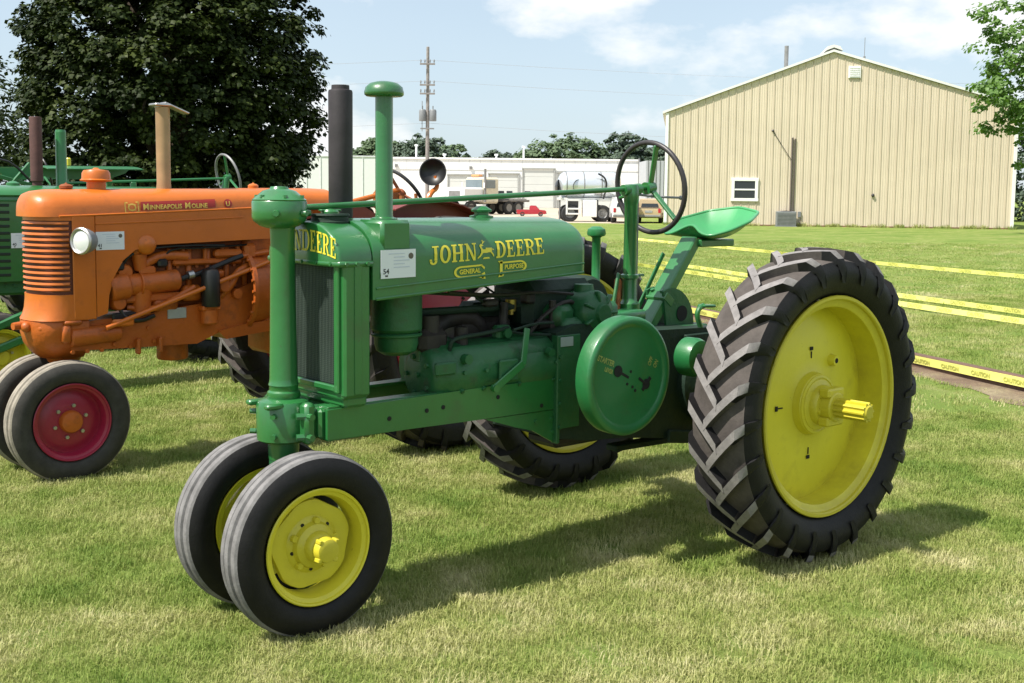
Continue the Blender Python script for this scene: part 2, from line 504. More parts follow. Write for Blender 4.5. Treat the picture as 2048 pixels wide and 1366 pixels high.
# ------------------------------------------------------------------ ground
def lawn_material():
    m, N, L, b = newmat('lawn')
    P = N.new('ShaderNodeNewGeometry').outputs['Position']
    big = n_noise(N, L, 0.55, 4, 0.55, vec=P)
    mid = n_noise(N, L, 2.6, 5, 0.6, vec=P)
    fine = n_noise(N, L, 46, 5, 0.75, vec=P)
    # far lawn: mowing streaks running along the yard
    mp = N.new('ShaderNodeMapping'); mp.inputs['Rotation'].default_value = (0, 0, radians(43)); mp.inputs['Scale'].default_value = (0.10, 0.9, 1)
    L.new(P, mp.inputs['Vector'])
    streak = n_noise(N, L, 0.8, 5, 0.6, vec=mp.outputs[0])
    c1 = n_ramp(N, L, mid.outputs['Fac'], [(0.32, (0.14, 0.215, 0.045)), (0.5, (0.22, 0.28, 0.07)), (0.66, (0.33, 0.33, 0.13))])
    c2 = n_ramp(N, L, streak.outputs['Fac'], [(0.35, (0.12, 0.20, 0.038)), (0.55, (0.19, 0.26, 0.06)), (0.68, (0.29, 0.30, 0.12))])
    f = N.new('ShaderNodeMapRange'); f.inputs['From Min'].default_value = 0.4; f.inputs['From Max'].default_value = 0.6
    L.new(big.outputs['Fac'], f.inputs['Value'])
    c = n_mix(N, L, f.outputs[0], c1.outputs[0], c2.outputs[0])
    r3 = n_ramp(N, L, fine.outputs['Fac'], [(0.3, (0.55, 0.55, 0.55)), (0.7, (1.35, 1.35, 1.3))])
    c = n_mix(N, L, 0.8, c, r3.outputs[0], 'MULTIPLY')
    L.new(c, b.inputs['Base Color'])
    b.inputs['Roughness'].default_value = 0.95
    b.inputs['Specular IOR Level'].default_value = 0.1
    n_bump(N, L, b, fine.outputs['Fac'], 0.7, 0.05)
    return m
LAWN = lawn_material()
mb = MB()
mb.add([(-700, -500, 0), (900, -500, 0), (900, 1100, 0), (-700, 1100, 0)], [(0, 1, 2, 3)])
tag(mb.obj('lawn', LAWN, smooth=False, fix=False), 'mown lawn, green with straw coloured dry patches', kind='structure')

def ground_mat(name, stops, scale, fine, bump=0.5):
    m, N, L, b = newmat(name)
    P = N.new('ShaderNodeNewGeometry').outputs['Position']
    a = n_noise(N, L, scale, 5, 0.6, vec=P)
    f = n_noise(N, L, fine, 5, 0.75, vec=P)
    r = n_ramp(N, L, a.outputs['Fac'], stops)
    r3 = n_ramp(N, L, f.outputs['Fac'], [(0.3, (0.6, 0.6, 0.6)), (0.7, (1.3, 1.3, 1.3))])
    c = n_mix(N, L, 0.8, r.outputs[0], r3.outputs[0], 'MULTIPLY')
    L.new(c, b.inputs['Base Color']); b.inputs['Roughness'].default_value = 0.95
    n_bump(N, L, b, f.outputs['Fac'], bump, 0.03)
    return m
GRAVEL = ground_mat('gravel', [(0.3, (0.40, 0.33, 0.25)), (0.7, (0.55, 0.47, 0.37))], 0.3, 9)
DIRT = ground_mat('bare_dirt', [(0.3, (0.13, 0.08, 0.055)), (0.5, (0.21, 0.145, 0.095)), (0.7, (0.31, 0.25, 0.15))], 1.8, 30, 0.9)
bdir = Vector((0.6534, -0.7570, 0)); bn = Vector((-0.7570, -0.6534, 0))
mb = MB()
e0 = Vector((44.0, 39.6, 0.004))
ring = []
for i in range(60):
    t = -140 + i * 140 / 59
    ring.append(e0 + bdir * t + bn * (random.uniform(-.25, .25)))
mb.add(ring + [e0 - bn * 170, e0 + bdir * -140 - bn * 170], [tuple(range(62))])
tag(mb.obj('gravel_yard', GRAVEL, smooth=False), 'pale tan gravel yard in front of the white warehouse', kind='structure')

# dirt strip under the nearest tape, ragged at both edges
tdir = Vector((-0.392, -0.920, 0)); tn = Vector((0.920, -0.392, 0))     # tn points away from the tractors
t0 = Vector((7.794, 1.899, 0))
def strip_edge(t, side):
    w = 0.46 if side > 0 else -0.40
    return t0 + tdir * t + tn * (w + 0.07 * sin(t * 3.1 + side) + .05 * sin(t * 7.7 + 2 * side) + random.uniform(-.03, .03))
mb = MB()
n = 180
va = [strip_edge(-9 + 16 * i / n, 1) + Vector((0, 0, .004)) for i in range(n + 1)]
vb = [strip_edge(-9 + 16 * i / n, -1) + Vector((0, 0, .004)) for i in range(n + 1)]
mb.add(va + vb, [(i, i + 1, n + 2 + i, n + 1 + i) for i in range(n)])
tag(mb.obj('dirt_path', DIRT, smooth=False), 'worn strip of bare reddish dirt under the nearest yellow tape', kind='structure')

# ------------------------------------------------------------------ pale barn
BA = Vector((44.728, 37.661, 0))
BW = 17.55
def bp(u, z, out=0.0): return BA + bdir * u + bn * out + Vector((0, 0, z))
def gable(u):
    return 5.92 + (8.98 - 5.92) * u / 8.4 if u < 8.4 else 8.98 + (6.22 - 8.98) * (u - 8.4) / (BW - 8.4)
def barn():
    TAN = plain('tan_sheet_siding', (0.64, 0.55, 0.425), 0.5, var=0.05, scale=0.7)
    TANR = plain('tan_siding_rib', (0.56, 0.475, 0.36), 0.5, var=0.05, scale=0.7)
    ROOF = plain('white_roof_sheet', (0.74, 0.74, 0.72), 0.45, var=0.04, scale=0.5)
    DARKB = plain('rusty_base_trim', (0.20, 0.11, 0.07), 0.8, var=0.4, scale=1.5)
    b = empty('barn', BA, 0, 'long tan metal sided barn with a low white gable roof and one small window', 'barn')
    def P(u, z, out=0.0): return bp(u, z, out) - BA
    # body behind the panels
    m = MB()
    back = -bn * 34
    prof = [(0.02, 0), (0.02, 5.86), (8.4, 8.92), (BW - .02, 6.16), (BW - .02, 0)]
    m.loft([[P(u, z, -0.03) for u, z in prof], [P(u, z, -0.03) + back for u, z in prof]])
    m.obj('wall', TAN, b, smooth=False)
    # siding panels, one rib each
    n = 45; w = BW / n
    for i in range(n):
        u0, u1 = i * w + 0.004, (i + 1) * w - 0.004
        m = MB()
        pts = [(u0, .07), (u1, .07), (u1, gable(u1) - .02)]
        if u0 < 8.4 < u1: pts.append((8.4, gable(8.4) - .02))
        pts.append((u0, gable(u0) - .02))
        m.prism([(u, z) for u, z in pts], P(0, 0, -0.026), bdir, (0, 0, 1), bn * 0.026)
        m.cur = 1
        zt = gable(u0 + .03) - .03
        m.prism([(0, 0), (.055, 0), (.042, .03), (.013, .03)], P(u0, .07, 0.001), bdir, bn, (0, 0, zt - .07))
        m.cur = 0
        for f_ in (0.36, 0.68):
            uu = u0 + w * f_
            m.prism([(0, 0), (.03, 0), (.022, .012), (.008, .012)], P(uu, .07, 0.001), bdir, bn, (0, 0, gable(uu) - .1))
        m.obj('panel', [TAN, TANR], b, smooth=False)
    m = MB(); m.box(P(BW / 2, .035, -.005), (BW, .05, .07), .004, Matrix((bdir, -bn, Vector((0, 0, 1)))).transposed()); m.obj('base_trim', DARKB, b)
    # roof slabs with white fascia
    for (ua, ub) in ((-.25, 8.4), (8.4, BW + .25)):
        za = 5.92 - .09 if ua < 0 else 8.98
        zb = 8.98 if ub == 8.4 else 6.22 - .075
        m = MB()
        q = [P(ua, za, .14), P(ub, zb, .14), P(ub, zb + .12, .14), P(ua, za + .12, .14)]
        m.loft([q, [p - bn * 34.5 for p in q]])
        r = m.obj('roof', ROOF, b, smooth=False)
    m = MB(); m.prism([(-.45, -.12), (0, .06), (.45, -.10), (.30, .12), (0, .2), (-.30, .12)], P(8.4, 9.14, .16), bdir, (0, 0, 1), -bn * 34); m.obj('ridge_cap', ROOF, b, smooth=False)
    for u in (0.0, BW):
        m = MB()
        m.box(P(u, (gable(u)) / 2, .02), (.16, .12, gable(u) - .12), .006, Matrix((bdir, -bn, Vector((0, 0, 1)))).transposed()); m.obj('corner_trim', WHITE, b)
    # window
    R = Matrix((bdir, -bn, Vector((0, 0, 1)))).transposed()
    m = MB()
    u0, u1, z0, z1 = 3.50, 4.72, 1.36, 2.42
    for (uu, zz, ww, hh) in (((u0 + u1) / 2, z1, u1 - u0 + .2, .16), ((u0 + u1) / 2, z0, u1 - u0 + .2, .16), (u0, (z0 + z1) / 2, .16, z1 - z0 - .16), (u1, (z0 + z1) / 2, .16, z1 - z0 - .16)):
        m.box(P(uu, zz, .055), (ww, .09, hh), .008, R)
    win = m.obj('window', WHITE, b)
    for zz in (z0 + .29, z1 - .29):
        m = MB(); m.box(P((u0 + u1) / 2, zz, .045), (u1 - u0 - .16, .02, .42), 0, R); m.obj('pane', GLASS_D, win)
    m = MB(); m.box(P((u0 + u1) / 2, (z0 + z1) / 2, .058), (u1 - u0 - .16, .05, .08), .006, R); m.obj('sash', WHITE, win)
    # gable vent, with slats
    m = MB(); m.box(P(9.48, 7.95, .05), (.62, .08, .60), .01, R); v = m.obj('gable_vent', WHITE, b)
    m = MB()
    for k in range(5): m.box(P(9.48, 7.74 + k * .105, .10), (.48, .03, .05), .004, R)
    m.obj('vent_slats', WHITE, v)
    # flue and mast on the roof
    m = MB(); m.cyl(P(6.2, 8.0, -2.0), P(6.2, 9.55, -2.0), .11, seg=12); m.obj('flue_pipe', DULL, b)
    m = MB(); m.cyl(P(10.0, 8.7, -.4), P(10.0, 9.75, -.4), .016, seg=6); m.cyl(P(10.0, 8.66, -.4), P(10, 8.8, -.4), .06, seg=8); m.obj('roof_mast', DULL, b)
    m = MB(); m.cyl(P(6.48, .5, .07), P(6.48, 4.6, .07), .045, seg=8); m.cyl(P(6.62, .5, .06), P(6.62, 4.55, .06), .035, seg=8)
    m.obj('conduit', plain('brown_conduit', (.10, .08, .07), .6), b)
    m = MB(); m.tube([P(5.47, 4.95, .05), P(6.0, 4.1, .16), P(6.48, 3.4, .08)], .016, 6, 1); m.ball(P(5.47, 4.95, .06), .07, 8); m.obj('service_cable', BLACK, b)
    m = MB(); m.ball(P(10.63, 1.66, .06), .09, 8); m.obj('wall_tap', BLACK, b)
    m = MB(); m.box(P(6.95, .62, .06), (.16, .10, .30), .01, R); m.tube([P(6.95, .4, .06), P(6.95, .2, .07), P(7.3, .1, .10)], .02, 6); m.obj('meter_box', GREYBOX, b)
    a = empty('air_conditioner', bp(6.22, 0, .5), 0, 'grey outdoor cooling unit standing against the tan barn wall', 'cooling unit')
    m = MB(); m.box((0, 0, .40), (1.0, .7, .76), .02, R); m.box((0, 0, .012), (1.1, .8, .03), .004, R); m.obj('casing', GREYBOX, a)
    m = MB()
    for k in range(9): m.box(Vector((0, 0, .12 + k * .07)) + bn * .36, (.9, .015, .025), .002, R)
    m.obj('grille', DULL, a)
    m = MB(); m.lathe([(.3, 0), (.3, .02), (.05, .05), (0, .05)], (0, 0, .775), (0, 0, 1), 16); m.obj('fan_guard', BLACK, a)
barn()

# ------------------------------------------------------------------ white warehouse
WD = Vector((0.7541, -0.6567, 0)); WN = Vector((-0.6567, -0.7541, 0))
def warehouse():
    A = Vector((61.717, 107.6, 0)); Lw = (Vector((90.765, 82.311, 0)) - A).length
    R = Matrix((WD, -WN, Vector((0, 0, 1)))).transposed()
    w = empty('warehouse', A, 0, 'long low white warehouse with overhead doors and a grey end wall', 'warehouse')
    def P(u, z, out=0.0): return WD * u + WN * out + Vector((0, 0, z))
    m = MB(); m.box(P(Lw / 2, 2.55, -15), (Lw, 30, 5.1), 0, R); m.obj('wall', WHITEWALL, w, smooth=False)
    n = 34
    for i in range(n):
        m = MB(); u = Lw * (i + .5) / n
        m.box(P(u, 4.55, .03), (Lw / n - .02, .06, 1.1), .01, R); m.obj('panel', WHITEWALL, w)
    m = MB(); m.box(P(Lw / 2, 5.2, .02), (Lw + .1, .3, .2), .01, R); m.obj('parapet_cap', WHITE, w)
    m = MB(); m.box(P(Lw + 1.6, 2.5, -4), (3.1, 22, 5.0), 0, R); m.obj('end_wall', GREYWALL, w, smooth=False)
    m = MB()
    for k in range(8): m.box(P(Lw + .25 + k * .4, 2.5, 7.03), (.05, .05, 5.0), .004, R)
    m.obj('end_wall_ribs', DULL, w)
    m = MB(); m.cyl(P(Lw + .05, 0, .3), P(Lw + .05, 5.4, .3), .1, seg=8); m.obj('downpipe', DULL, w)
    DOORW = plain('white_door_sheet', (.60, .62, .60), .55, var=.04, scale=.5)
    TRIM = plain('grey_door_trim', (.36, .37, .36), .6)  # even mid-grey for the door surrounds
    for (ua, ub, zt) in ((18.05, 21.9, 3.45), (22.45, 25.65, 3.6), (26.1, 29.5, 4.17), (29.8, 36.2, 3.8)):
        k = 5
        m = MB()
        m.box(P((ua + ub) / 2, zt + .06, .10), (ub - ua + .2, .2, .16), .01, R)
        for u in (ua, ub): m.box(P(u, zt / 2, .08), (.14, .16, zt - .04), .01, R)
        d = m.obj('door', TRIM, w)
        for j in range(k):
            m = MB(); m.box(P((ua + ub) / 2, (j + .5) * zt / k, .03), (ub - ua - .16, .05, zt / k - .03), .012, R); m.obj('door_panel', DOORW, d)
        if ub - ua < 5:
            for uu in (ua + (ub - ua) * .16, ua + (ub - ua) * .42, ua + (ub - ua) * .70):
                m = MB(); m.box(P(uu, 1.62, .07), (.62, .04, .34), .01, R); m.obj('pane', GLASS_D, d)
    for uu, zz in ((16.0, 4.2), (20.5, 4.25), (12.5, 4.4)):
        m = MB(); m.box(P(uu, zz, .12), (.3, .2, .3), .02, R); m.obj('wall_lamp', DULL, w)
    for uu in (14.4, 17.5, 23.2, 26.2):
        m = MB(); m.cyl(P(uu, 5.0, -3), P(uu, 6.2 + .5 * sin(uu), -3), .10, seg=8); m.cyl(P(uu, 6.1 + .5 * sin(uu), -3), P(uu, 6.3 + .5 * sin(uu), -3), .2, seg=8); m.obj('roof_vent', WHITE, w)
warehouse()

# ------------------------------------------------------------------ utility pole and wires
def utility_pole():
    b = empty('utility_pole', (49.62, 65.2, 0), 0, 'tall weathered utility pole with cross arms and transformers, rising behind the tractors', 'utility pole')
    m = MB(); m.lathe([(0, -.5), (.165, -.5), (.16, 0), (.11, 12.1), (.0, 12.15)], (0, 0, 0), (.006, .006, 1), 12); m.obj('pole', POLEWOOD, b)
    for z, l in ((10.85, 1.05), (9.35, 1.05), (8.72, 1.05)):
        m = MB(); m.box(Vector((0, 0, z)) + WN * .18, (l * 1.05, .10, .12), .01, Matrix((WD, -WN, Vector((0, 0, 1)))).transposed())
        a = m.obj('cross_arm', POLEWOOD, b)
        for s in (-.46, -.18, .18, .46):
            m = MB(); c = Vector((0, 0, z + .06)) + WN * .18 + WD * s * l
            m.lathe([(0, 0), (.03, 0), (.03, .08), (.055, .1), (.05, .2), (.03, .26), (0, .28)], c, (0, 0, 1), 8); m.obj('insulator', DULL, a)
    for s in (-.36, .40):
        m = MB(); c = Vector((0, 0, 6.75)) + WD * s
        m.lathe([(0, 0), (.24, 0), (.26, .06), (.26, .74), (.2, .84), (0, .86)], c, (0, 0, 1), 12); m.cyl(c + Vector((0, 0, .8)), c + Vector((0, 0, 1.1)), .04, seg=6); m.obj('transformer', GREYBOX, b)
    m = MB(); m.box(Vector((0, 0, 6.2)) + WN * .2, (1.0, .10, .10), .01, Matrix((WD, -WN, Vector((0, 0, 1)))).transposed()); m.cyl(Vector((-.3, .25, 6.0)), Vector((-.3, .25, 8.2)), .025, seg=6); m.obj('bracket', DULL, b)
    WIRE = plain('pale_wire', (.30, .31, .33), .6)
    lab = {10.85: 'uppermost overhead wire strung from the top arm of the utility pole', 9.35: 'middle overhead wire strung from the second arm of the utility pole', 6.3: 'lowest sagging overhead wire running from the bracket under the transformers'}
    for z in (10.85, 9.35, 6.3):
        p0 = Vector((49.62, 65.2, z + .3)); m = MB()
        pts = []
        for i in range(21):
            t = -1 + 2 * i / 20
            q = p0 + WD * t * 90 + Vector((0, 0, 1.3 * (abs(t) - .5) ** 2 * 4 - 1.3))
            pts.append(q)
        m.tube(pts, .011, 4)
        tag(m.obj('overhead_wire', WIRE), lab[z], 'overhead wire', 'overhead wires from the utility pole')
utility_pole()

# ------------------------------------------------------------------ trees
def leaf_mat(name, cols, rough=0.45, trans=0.25, spec=0.4):
    m, N, L, b = newmat(name)
    P = N.new('ShaderNodeNewGeometry')
    n1 = n_noise(N, L, 1.3, 4, 0.6, vec=P.outputs['Position'])
    n2 = n_noise(N, L, 14, 3, 0.6, vec=P.outputs['Position'])
    ad = N.new('ShaderNodeMath'); ad.operation = 'MULTIPLY_ADD'; ad.inputs[1].default_value = 0.5
    L.new(n2.outputs['Fac'], ad.inputs[0])
    hf = N.new('ShaderNodeMath'); hf.operation = 'MULTIPLY'; hf.inputs[1].default_value = 0.5
    L.new(n1.outputs['Fac'], hf.inputs[0]); L.new(hf.outputs[0], ad.inputs[2])
    r = n_ramp(N, L, ad.outputs[0], [(0.38, cols[0]), (0.5, cols[1]), (0.62, cols[2])])
    L.new(r.outputs[0], b.inputs['Base Color'])
    b.inputs['Roughness'].default_value = rough
    b.inputs['Specular IOR Level'].default_value = spec
    tr = N.new('ShaderNodeBsdfTranslucent')
    br = n_mix(N, L, 1.0, r.outputs[0], (1.3, 1.6, 0.5), 'MULTIPLY')
    L.new(br, tr.inputs['Color'])
    ms = N.new('ShaderNodeMixShader'); ms.inputs[0].default_value = trans
    L.new(b.outputs[0], ms.inputs[1]); L.new(tr.outputs[0], ms.inputs[2])
    L.new(ms.outputs[0], N['Material Output'].inputs['Surface'])
    return m
LEAF_MAPLE = leaf_mat('maple_leaf', [(0.009, 0.017, 0.004), (0.020, 0.032, 0.006), (0.055, 0.072, 0.014)], 0.55, 0.05, 0.12)
LEAF_LIGHT = leaf_mat('light_leaf', [(0.075, 0.15, 0.03), (0.11, 0.20, 0.045), (0.16, 0.26, 0.07)], 0.5, 0.3)
LEAF_FAR = leaf_mat('hazed_far_leaf', [(0.075, 0.115, 0.06), (0.10, 0.15, 0.075), (0.13, 0.18, 0.09)], 0.7, 0.15)  # distance haze mixed into the paler, greyer leaf colours
LEAF_FARD = leaf_mat('hazed_far_dark_leaf', [(0.055, 0.085, 0.06), (0.075, 0.11, 0.075), (0.10, 0.135, 0.085)], 0.7, 0.1)  # same painted-in haze on a darker green
BARK = plain('bark', (0.10, 0.075, 0.055), 0.9, var=0.35, scale=6, bump=0.7, bscale=30)

def leaves_mesh(name, pos, nrm, size, mat, rng, lobed=True):
    """one folded leaf (two or four faces) at each position"""
    n = len(pos)
    nrm = nrm / np.maximum(np.linalg.norm(nrm, axis=1, keepdims=True), 1e-6)
    t = rng.normal(size=(n, 3))
    a = np.cross(nrm, t); a /= np.maximum(np.linalg.norm(a, axis=1, keepdims=True), 1e-6)
    b = np.cross(nrm, a)
    s = (size * rng.uniform(.65, 1.3, n))[:, None]
    dn = nrm * s
    if lobed:
        # stem, left lobe, left shoulder, tip, right shoulder, right lobe, centre
        K = [(-.5, 0, 0), (-.12, -.55, -.16), (.18, -.30, -.06), (.55, 0, -.10), (.18, .30, -.06), (-.12, .55, -.16)]
        F = [(0, 1, 2, 3), (0, 3, 4, 5)]
    else:
        K = [(-.55, 0, 0), (0, -.36, -.12), (.55, 0, -.05), (0, .36, -.12)]
        F = [(0, 1, 2), (0, 2, 3)]
    V = np.stack([pos + a * s * x + b * s * y + dn * z for x, y, z in K], 1).reshape(-1, 3)
    k = len(K)
    base = (np.arange(n) * k)[:, None]
    me = bpy.data.meshes.new(name)
    fv = np.concatenate([base + np.array(f)[None, :] for f in F], 1).ravel()
    fl = len(F[0]); nf = n * len(F)
    me.vertices.add(len(V)); me.vertices.foreach_set('co', V.ravel())
    me.loops.add(len(fv)); me.loops.foreach_set('vertex_index', fv.astype(np.int32))
    me.polygons.add(nf); me.polygons.foreach_set('loop_start', np.arange(0, nf * fl, fl, dtype=np.int32))
    me.polygons.foreach_set('loop_total', np.full(nf, fl, dtype=np.int32))
    me.materials.append(mat)
    me.update(); me.validate()
    return me

def crown_points(rng, cen, rad, n_clump, per, cr, flat=0.55, power=2.6, inner=0.25, zmin=None, droop=0.0, lump=0.18):
    """clumps of leaves over the outside (and some inside) of a lumpy rounded volume"""
    d = rng.normal(size=(n_clump, 3)); d /= np.linalg.norm(d, axis=1, keepdims=True)
    lp = np.linalg.norm(np.abs(d) ** 1.0, ord=power, axis=1)
    rr = 1.0 / lp
    ph = rng.uniform(0, 6.28, 6)
    bump = 1 + lump * (np.sin(5 * d[:, 0] + ph[0] + 3 * d[:, 2]) * np.sin(4 * d[:, 1] + ph[1]) + .6 * np.sin(9 * d[:, 2] + 6 * d[:, 0] + ph[2]))
    q = np.where(rng.uniform(size=n_clump) < inner, rng.uniform(.45, .85, n_clump), rng.uniform(.86, 1.04, n_clump))
    C = np.array(cen) + d * np.array(rad) * (rr * bump * q)[:, None]
    if zmin is not None: C[:, 2] = np.maximum(C[:, 2], zmin + rng.uniform(0, .4, n_clump))
    idx = np.repeat(np.arange(n_clump), per)
    l = rng.normal(size=(len(idx), 3)); l /= np.linalg.norm(l, axis=1, keepdims=True)
    l *= rng.uniform(0, 1, (len(idx), 1)) ** 0.45
    sz = cr * rng.uniform(.6, 1.35, n_clump)
    P = C[idx] + l * sz[idx][:, None] * np.array([1, 1, flat])
    P[:, 2] -= droop * (l[:, 0] ** 2 + l[:, 1] ** 2) * sz[idx]
    Nn = l * np.array([.75, .75, .4]) + d[idx] * .30 + np.array([0, 0, .75]) + rng.normal(size=l.shape) * .33
    return P, Nn, C

def trunk_mb(base, top, r, cl, rng, nl=9):
    m = MB()
    b, t = Vector(base), Vector(top)
    mid = b.lerp(t, .5) + Vector((.12, -.08, 0))
    m.tube([b - Vector((0, 0, .25)), b, b + Vector((.02, 0, .35)), mid, t], [r * 1.7, r * 1.35, r, r * .75, r * .22], 10, 1)
    pick = rng.choice(len(cl), min(nl, len(cl)), replace=False)
    for i in pick:
        e = Vector(cl[i]); f = rng.uniform(.25, .85)
        s = b.lerp(t, f)
        k = s.lerp(e, .5) + Vector((0, 0, .18 * (e - s).length))
        m.tube([s, k, s.lerp(e, .93)], [r * .42 * (1.1 - f * .6), r * .22, r * .06], 7, 1)
    return m
def tree(name, base, cen, rad, n_clump, per, cr, leaf, mat, label, cat='tree', group=None, seed=1, r=.25, lobed=True, **k):
    rng = np.random.default_rng(seed)
    e = empty(name, base, 0, label, cat, group)
    P, Nn, C = crown_points(rng, cen, rad, n_clump, per, cr, **k)
    bb = np.array(base)
    c = link('crown', leaves_mesh('crown', P - bb, Nn, leaf, mat, rng, lobed), e)
    trunk_mb((0, 0, 0), Vector(cen) - Vector(base) + Vector((0, 0, rad[2] * .55)), r, C - bb, rng).obj('trunk', BARK, e)
    return e
# the big dark maple behind the left-hand tractors
tree('maple_tree', (8.9, 19.9, 0), (8.76, 19.60, 3.65), (2.74, 2.74, 3.75), 1700, 88, .32, .095, LEAF_MAPLE,
     'huge dark leafy maple tree towering behind the orange tractor', seed=5, r=.33, inner=.38, zmin=0.9, droop=.35, lump=.06, power=2.35)
tree('shade_tree', (48.6, 18.4, 0), (48.3, 18.9, 7.9), (3.4, 3.4, 4.6), 380, 40, .50, .18, LEAF_LIGHT,
     'light green leafy tree whose branches hang in front of the barn roof corner', seed=8, r=.22, inner=.35, power=2.0, lump=.22, droop=.3)
tree('hedge_tree', (78.2, 33.0, 0), (78.2, 33.0, 4.1), (3.9, 3.9, 4.2), 260, 40, .7, .30, LEAF_FARD,
     'dark green tree standing on the lawn beyond the barn corner', seed=9, r=.25, lobed=False)
tree('yard_tree', (10.1, 37.6, 0), (10.1, 37.6, 2.9), (2.2, 2.2, 2.6), 220, 40, .5, .17, LEAF_MAPLE,
     'smaller dark tree showing at the left foot of the huge maple', seed=12, r=.16, lobed=False)
far = [((107.7, 154.7, 0), 4.0, 9.6, LEAF_FAR, 'rounded far tree rising over the warehouse roof just left of the tall intake pipe', 21),
       ((112.3, 150.4, 0), 4.9, 9.9, LEAF_FARD, 'broad dark tree crown behind the warehouse left of the utility pole', 22),
       ((103.5, 158.0, 0), 3.2, 8.4, LEAF_FAR, 'small far tree just right of the black exhaust stack', 23),
       ((116.2, 147.0, 0), 2.6, 8.8, LEAF_FAR, 'pale far tree behind the warehouse just right of the utility pole', 24),
       ((121.8, 142.2, 0), 3.4, 7.9, LEAF_FARD, 'low far tree with its top barely over the middle of the warehouse roof', 25),
       ((130.2, 135.0, 0), 5.0, 10.6, LEAF_FAR, 'largest far tree, a wide green crown over the right half of the warehouse', 26),
       ((137.6, 128.6, 0), 4.2, 10.7, LEAF_FARD, 'dark far tree behind the steering wheel of the nearest green tractor', 27),
       ((141.5, 125.0, 0), 3.0, 8.7, LEAF_FARD, 'low dark far tree beside the barn edge', 28),
       ((126.0, 139.0, 0), 3.0, 7.9, LEAF_FAR, 'low bushy tree between two larger crowns behind the warehouse', 29)]
for b, r, h, mt, lab, sd in far:
    tree('far_tree', b, (b[0], b[1], h * .58), (r * 1.12, r * 1.12, h * .44), 300, 36, r * .22, .62, mt, lab, 'tree', 'trees beyond the warehouse', sd, .3, False, inner=.35, lump=.16)
m = MB(); c0 = Vector((137.9, 128.3, 0)); m.cyl(c0, c0 + Vector((0, 0, 11.9)), .07, seg=6)
for k in range(3): m.box(c0 + Vector((0, 0, 10.9 + k * .4)), (1.5 - .3 * k, .06, .06), 0)
tag(m.obj('antenna_mast', DULL), 'thin rooftop aerial mast sticking up out of the dark far tree', 'antenna')
# ------------------------------------------------------------------ wheels
def ag_tyre_mb(R0=.648, bead=.485, hw=.15, lug_h=.036, nl=24, seg=96):
    """rear tyre about the Y axis, outer side towards -Y; slots 0 sidewall, 1 dusty carcass, 2 worn lug tops"""
    m = MB()
    k = hw / .15
    prof = [(bead, -.105 * k), (bead + .012, -.118 * k), (bead + .05, -.142 * k), (bead + .09, -.150 * k), (R0 - .045, -.146 * k), (R0 - .018, -.130 * k), (R0 - .004, -.08 * k), (R0, 0),
            (R0 - .004, .08 * k), (R0 - .018, .130 * k), (R0 - .045, .146 * k), (bead + .09, .150 * k), (bead + .05, .142 * k), (bead + .012, .118 * k), (bead, .105 * k), (bead - .02, .06 * k), (bead - .02, -.06 * k)]
    mis = [0, 0, 0, 0, 0, 1, 1, 1, 1, 0, 0, 0, 0, 0, 0, 0, 0]
    m.lathe(prof, (0, 0, 0), (0, 1, 0), seg, mis, closed=True)
    def carc(y):
        a = abs(y) / k
        return np.interp(a, [0, .08, .13, .146, .150, .1501], [R0, R0 - .004, R0 - .018, R0 - .045, bead + .09, bead + .07])
    rnd = random.Random(3)
    for s in (-1, 1):
        for i in range(nl):
            ph0 = 2 * pi * (i + (.5 if s > 0 else 0)) / nl
            secs = []
            N_ = 7
            for j in range(N_ + 1):
                t = j / N_
                y = s * (-.030 + .174 * t) * k
                sweep = (-.020 + .175 * (t ** .92)) * k
                hgt = lug_h
                r0 = R0 - .03; top = R0 + hgt - .012 * t * t
                w = .027; wt = .0210
                if j == N_:
                    top = R0 - .006
                secs.append((y, ph0 + sweep / R0, r0, top, w, wt))
            # taper over the shoulder on to the sidewall
            secs.append((s * .156 * k, ph0 + (.155 + .012) * k / R0, R0 - .08, R0 - .045, .020, .014))
            secs.append((s * .151 * k, ph0 + (.155 + .020) * k / R0, R0 - .11, R0 - .10, .014, .008))
            rings = []
            for (y, ph, ra, rb, w, wt) in secs:
                q = []
                for (rr, ww) in ((ra, -w), (rb, -wt), (rb, wt), (ra, w)):
                    a = ph + ww / R0
                    yy = y
                    q.append((-rr * cos(a), yy, rr * sin(a)))
                rings.append(q)
            base = len(m.v)
            vs_ = [p for q in rings for p in q]
            fs, ms = [], []
            for j in range(len(rings) - 1):
                for e in range(3):
                    fs.append((j * 4 + e, j * 4 + e + 1, (j + 1) * 4 + e + 1, (j + 1) * 4 + e))
                    ms.append((2 if j < N_ else 0) if e == 1 else (1 if j < N_ - 2 and e == 0 else 0))
            fs.append((0, 3, 2, 1)); ms.append(1)
            n = len(rings) - 1
            fs.append((n * 4, n * 4 + 1, n * 4 + 2, n * 4 + 3)); ms.append(0)
            m.v.extend(vs_); m.f.extend([tuple(q + base for q in f) for f in fs]); m.mi.extend(ms)
    return m
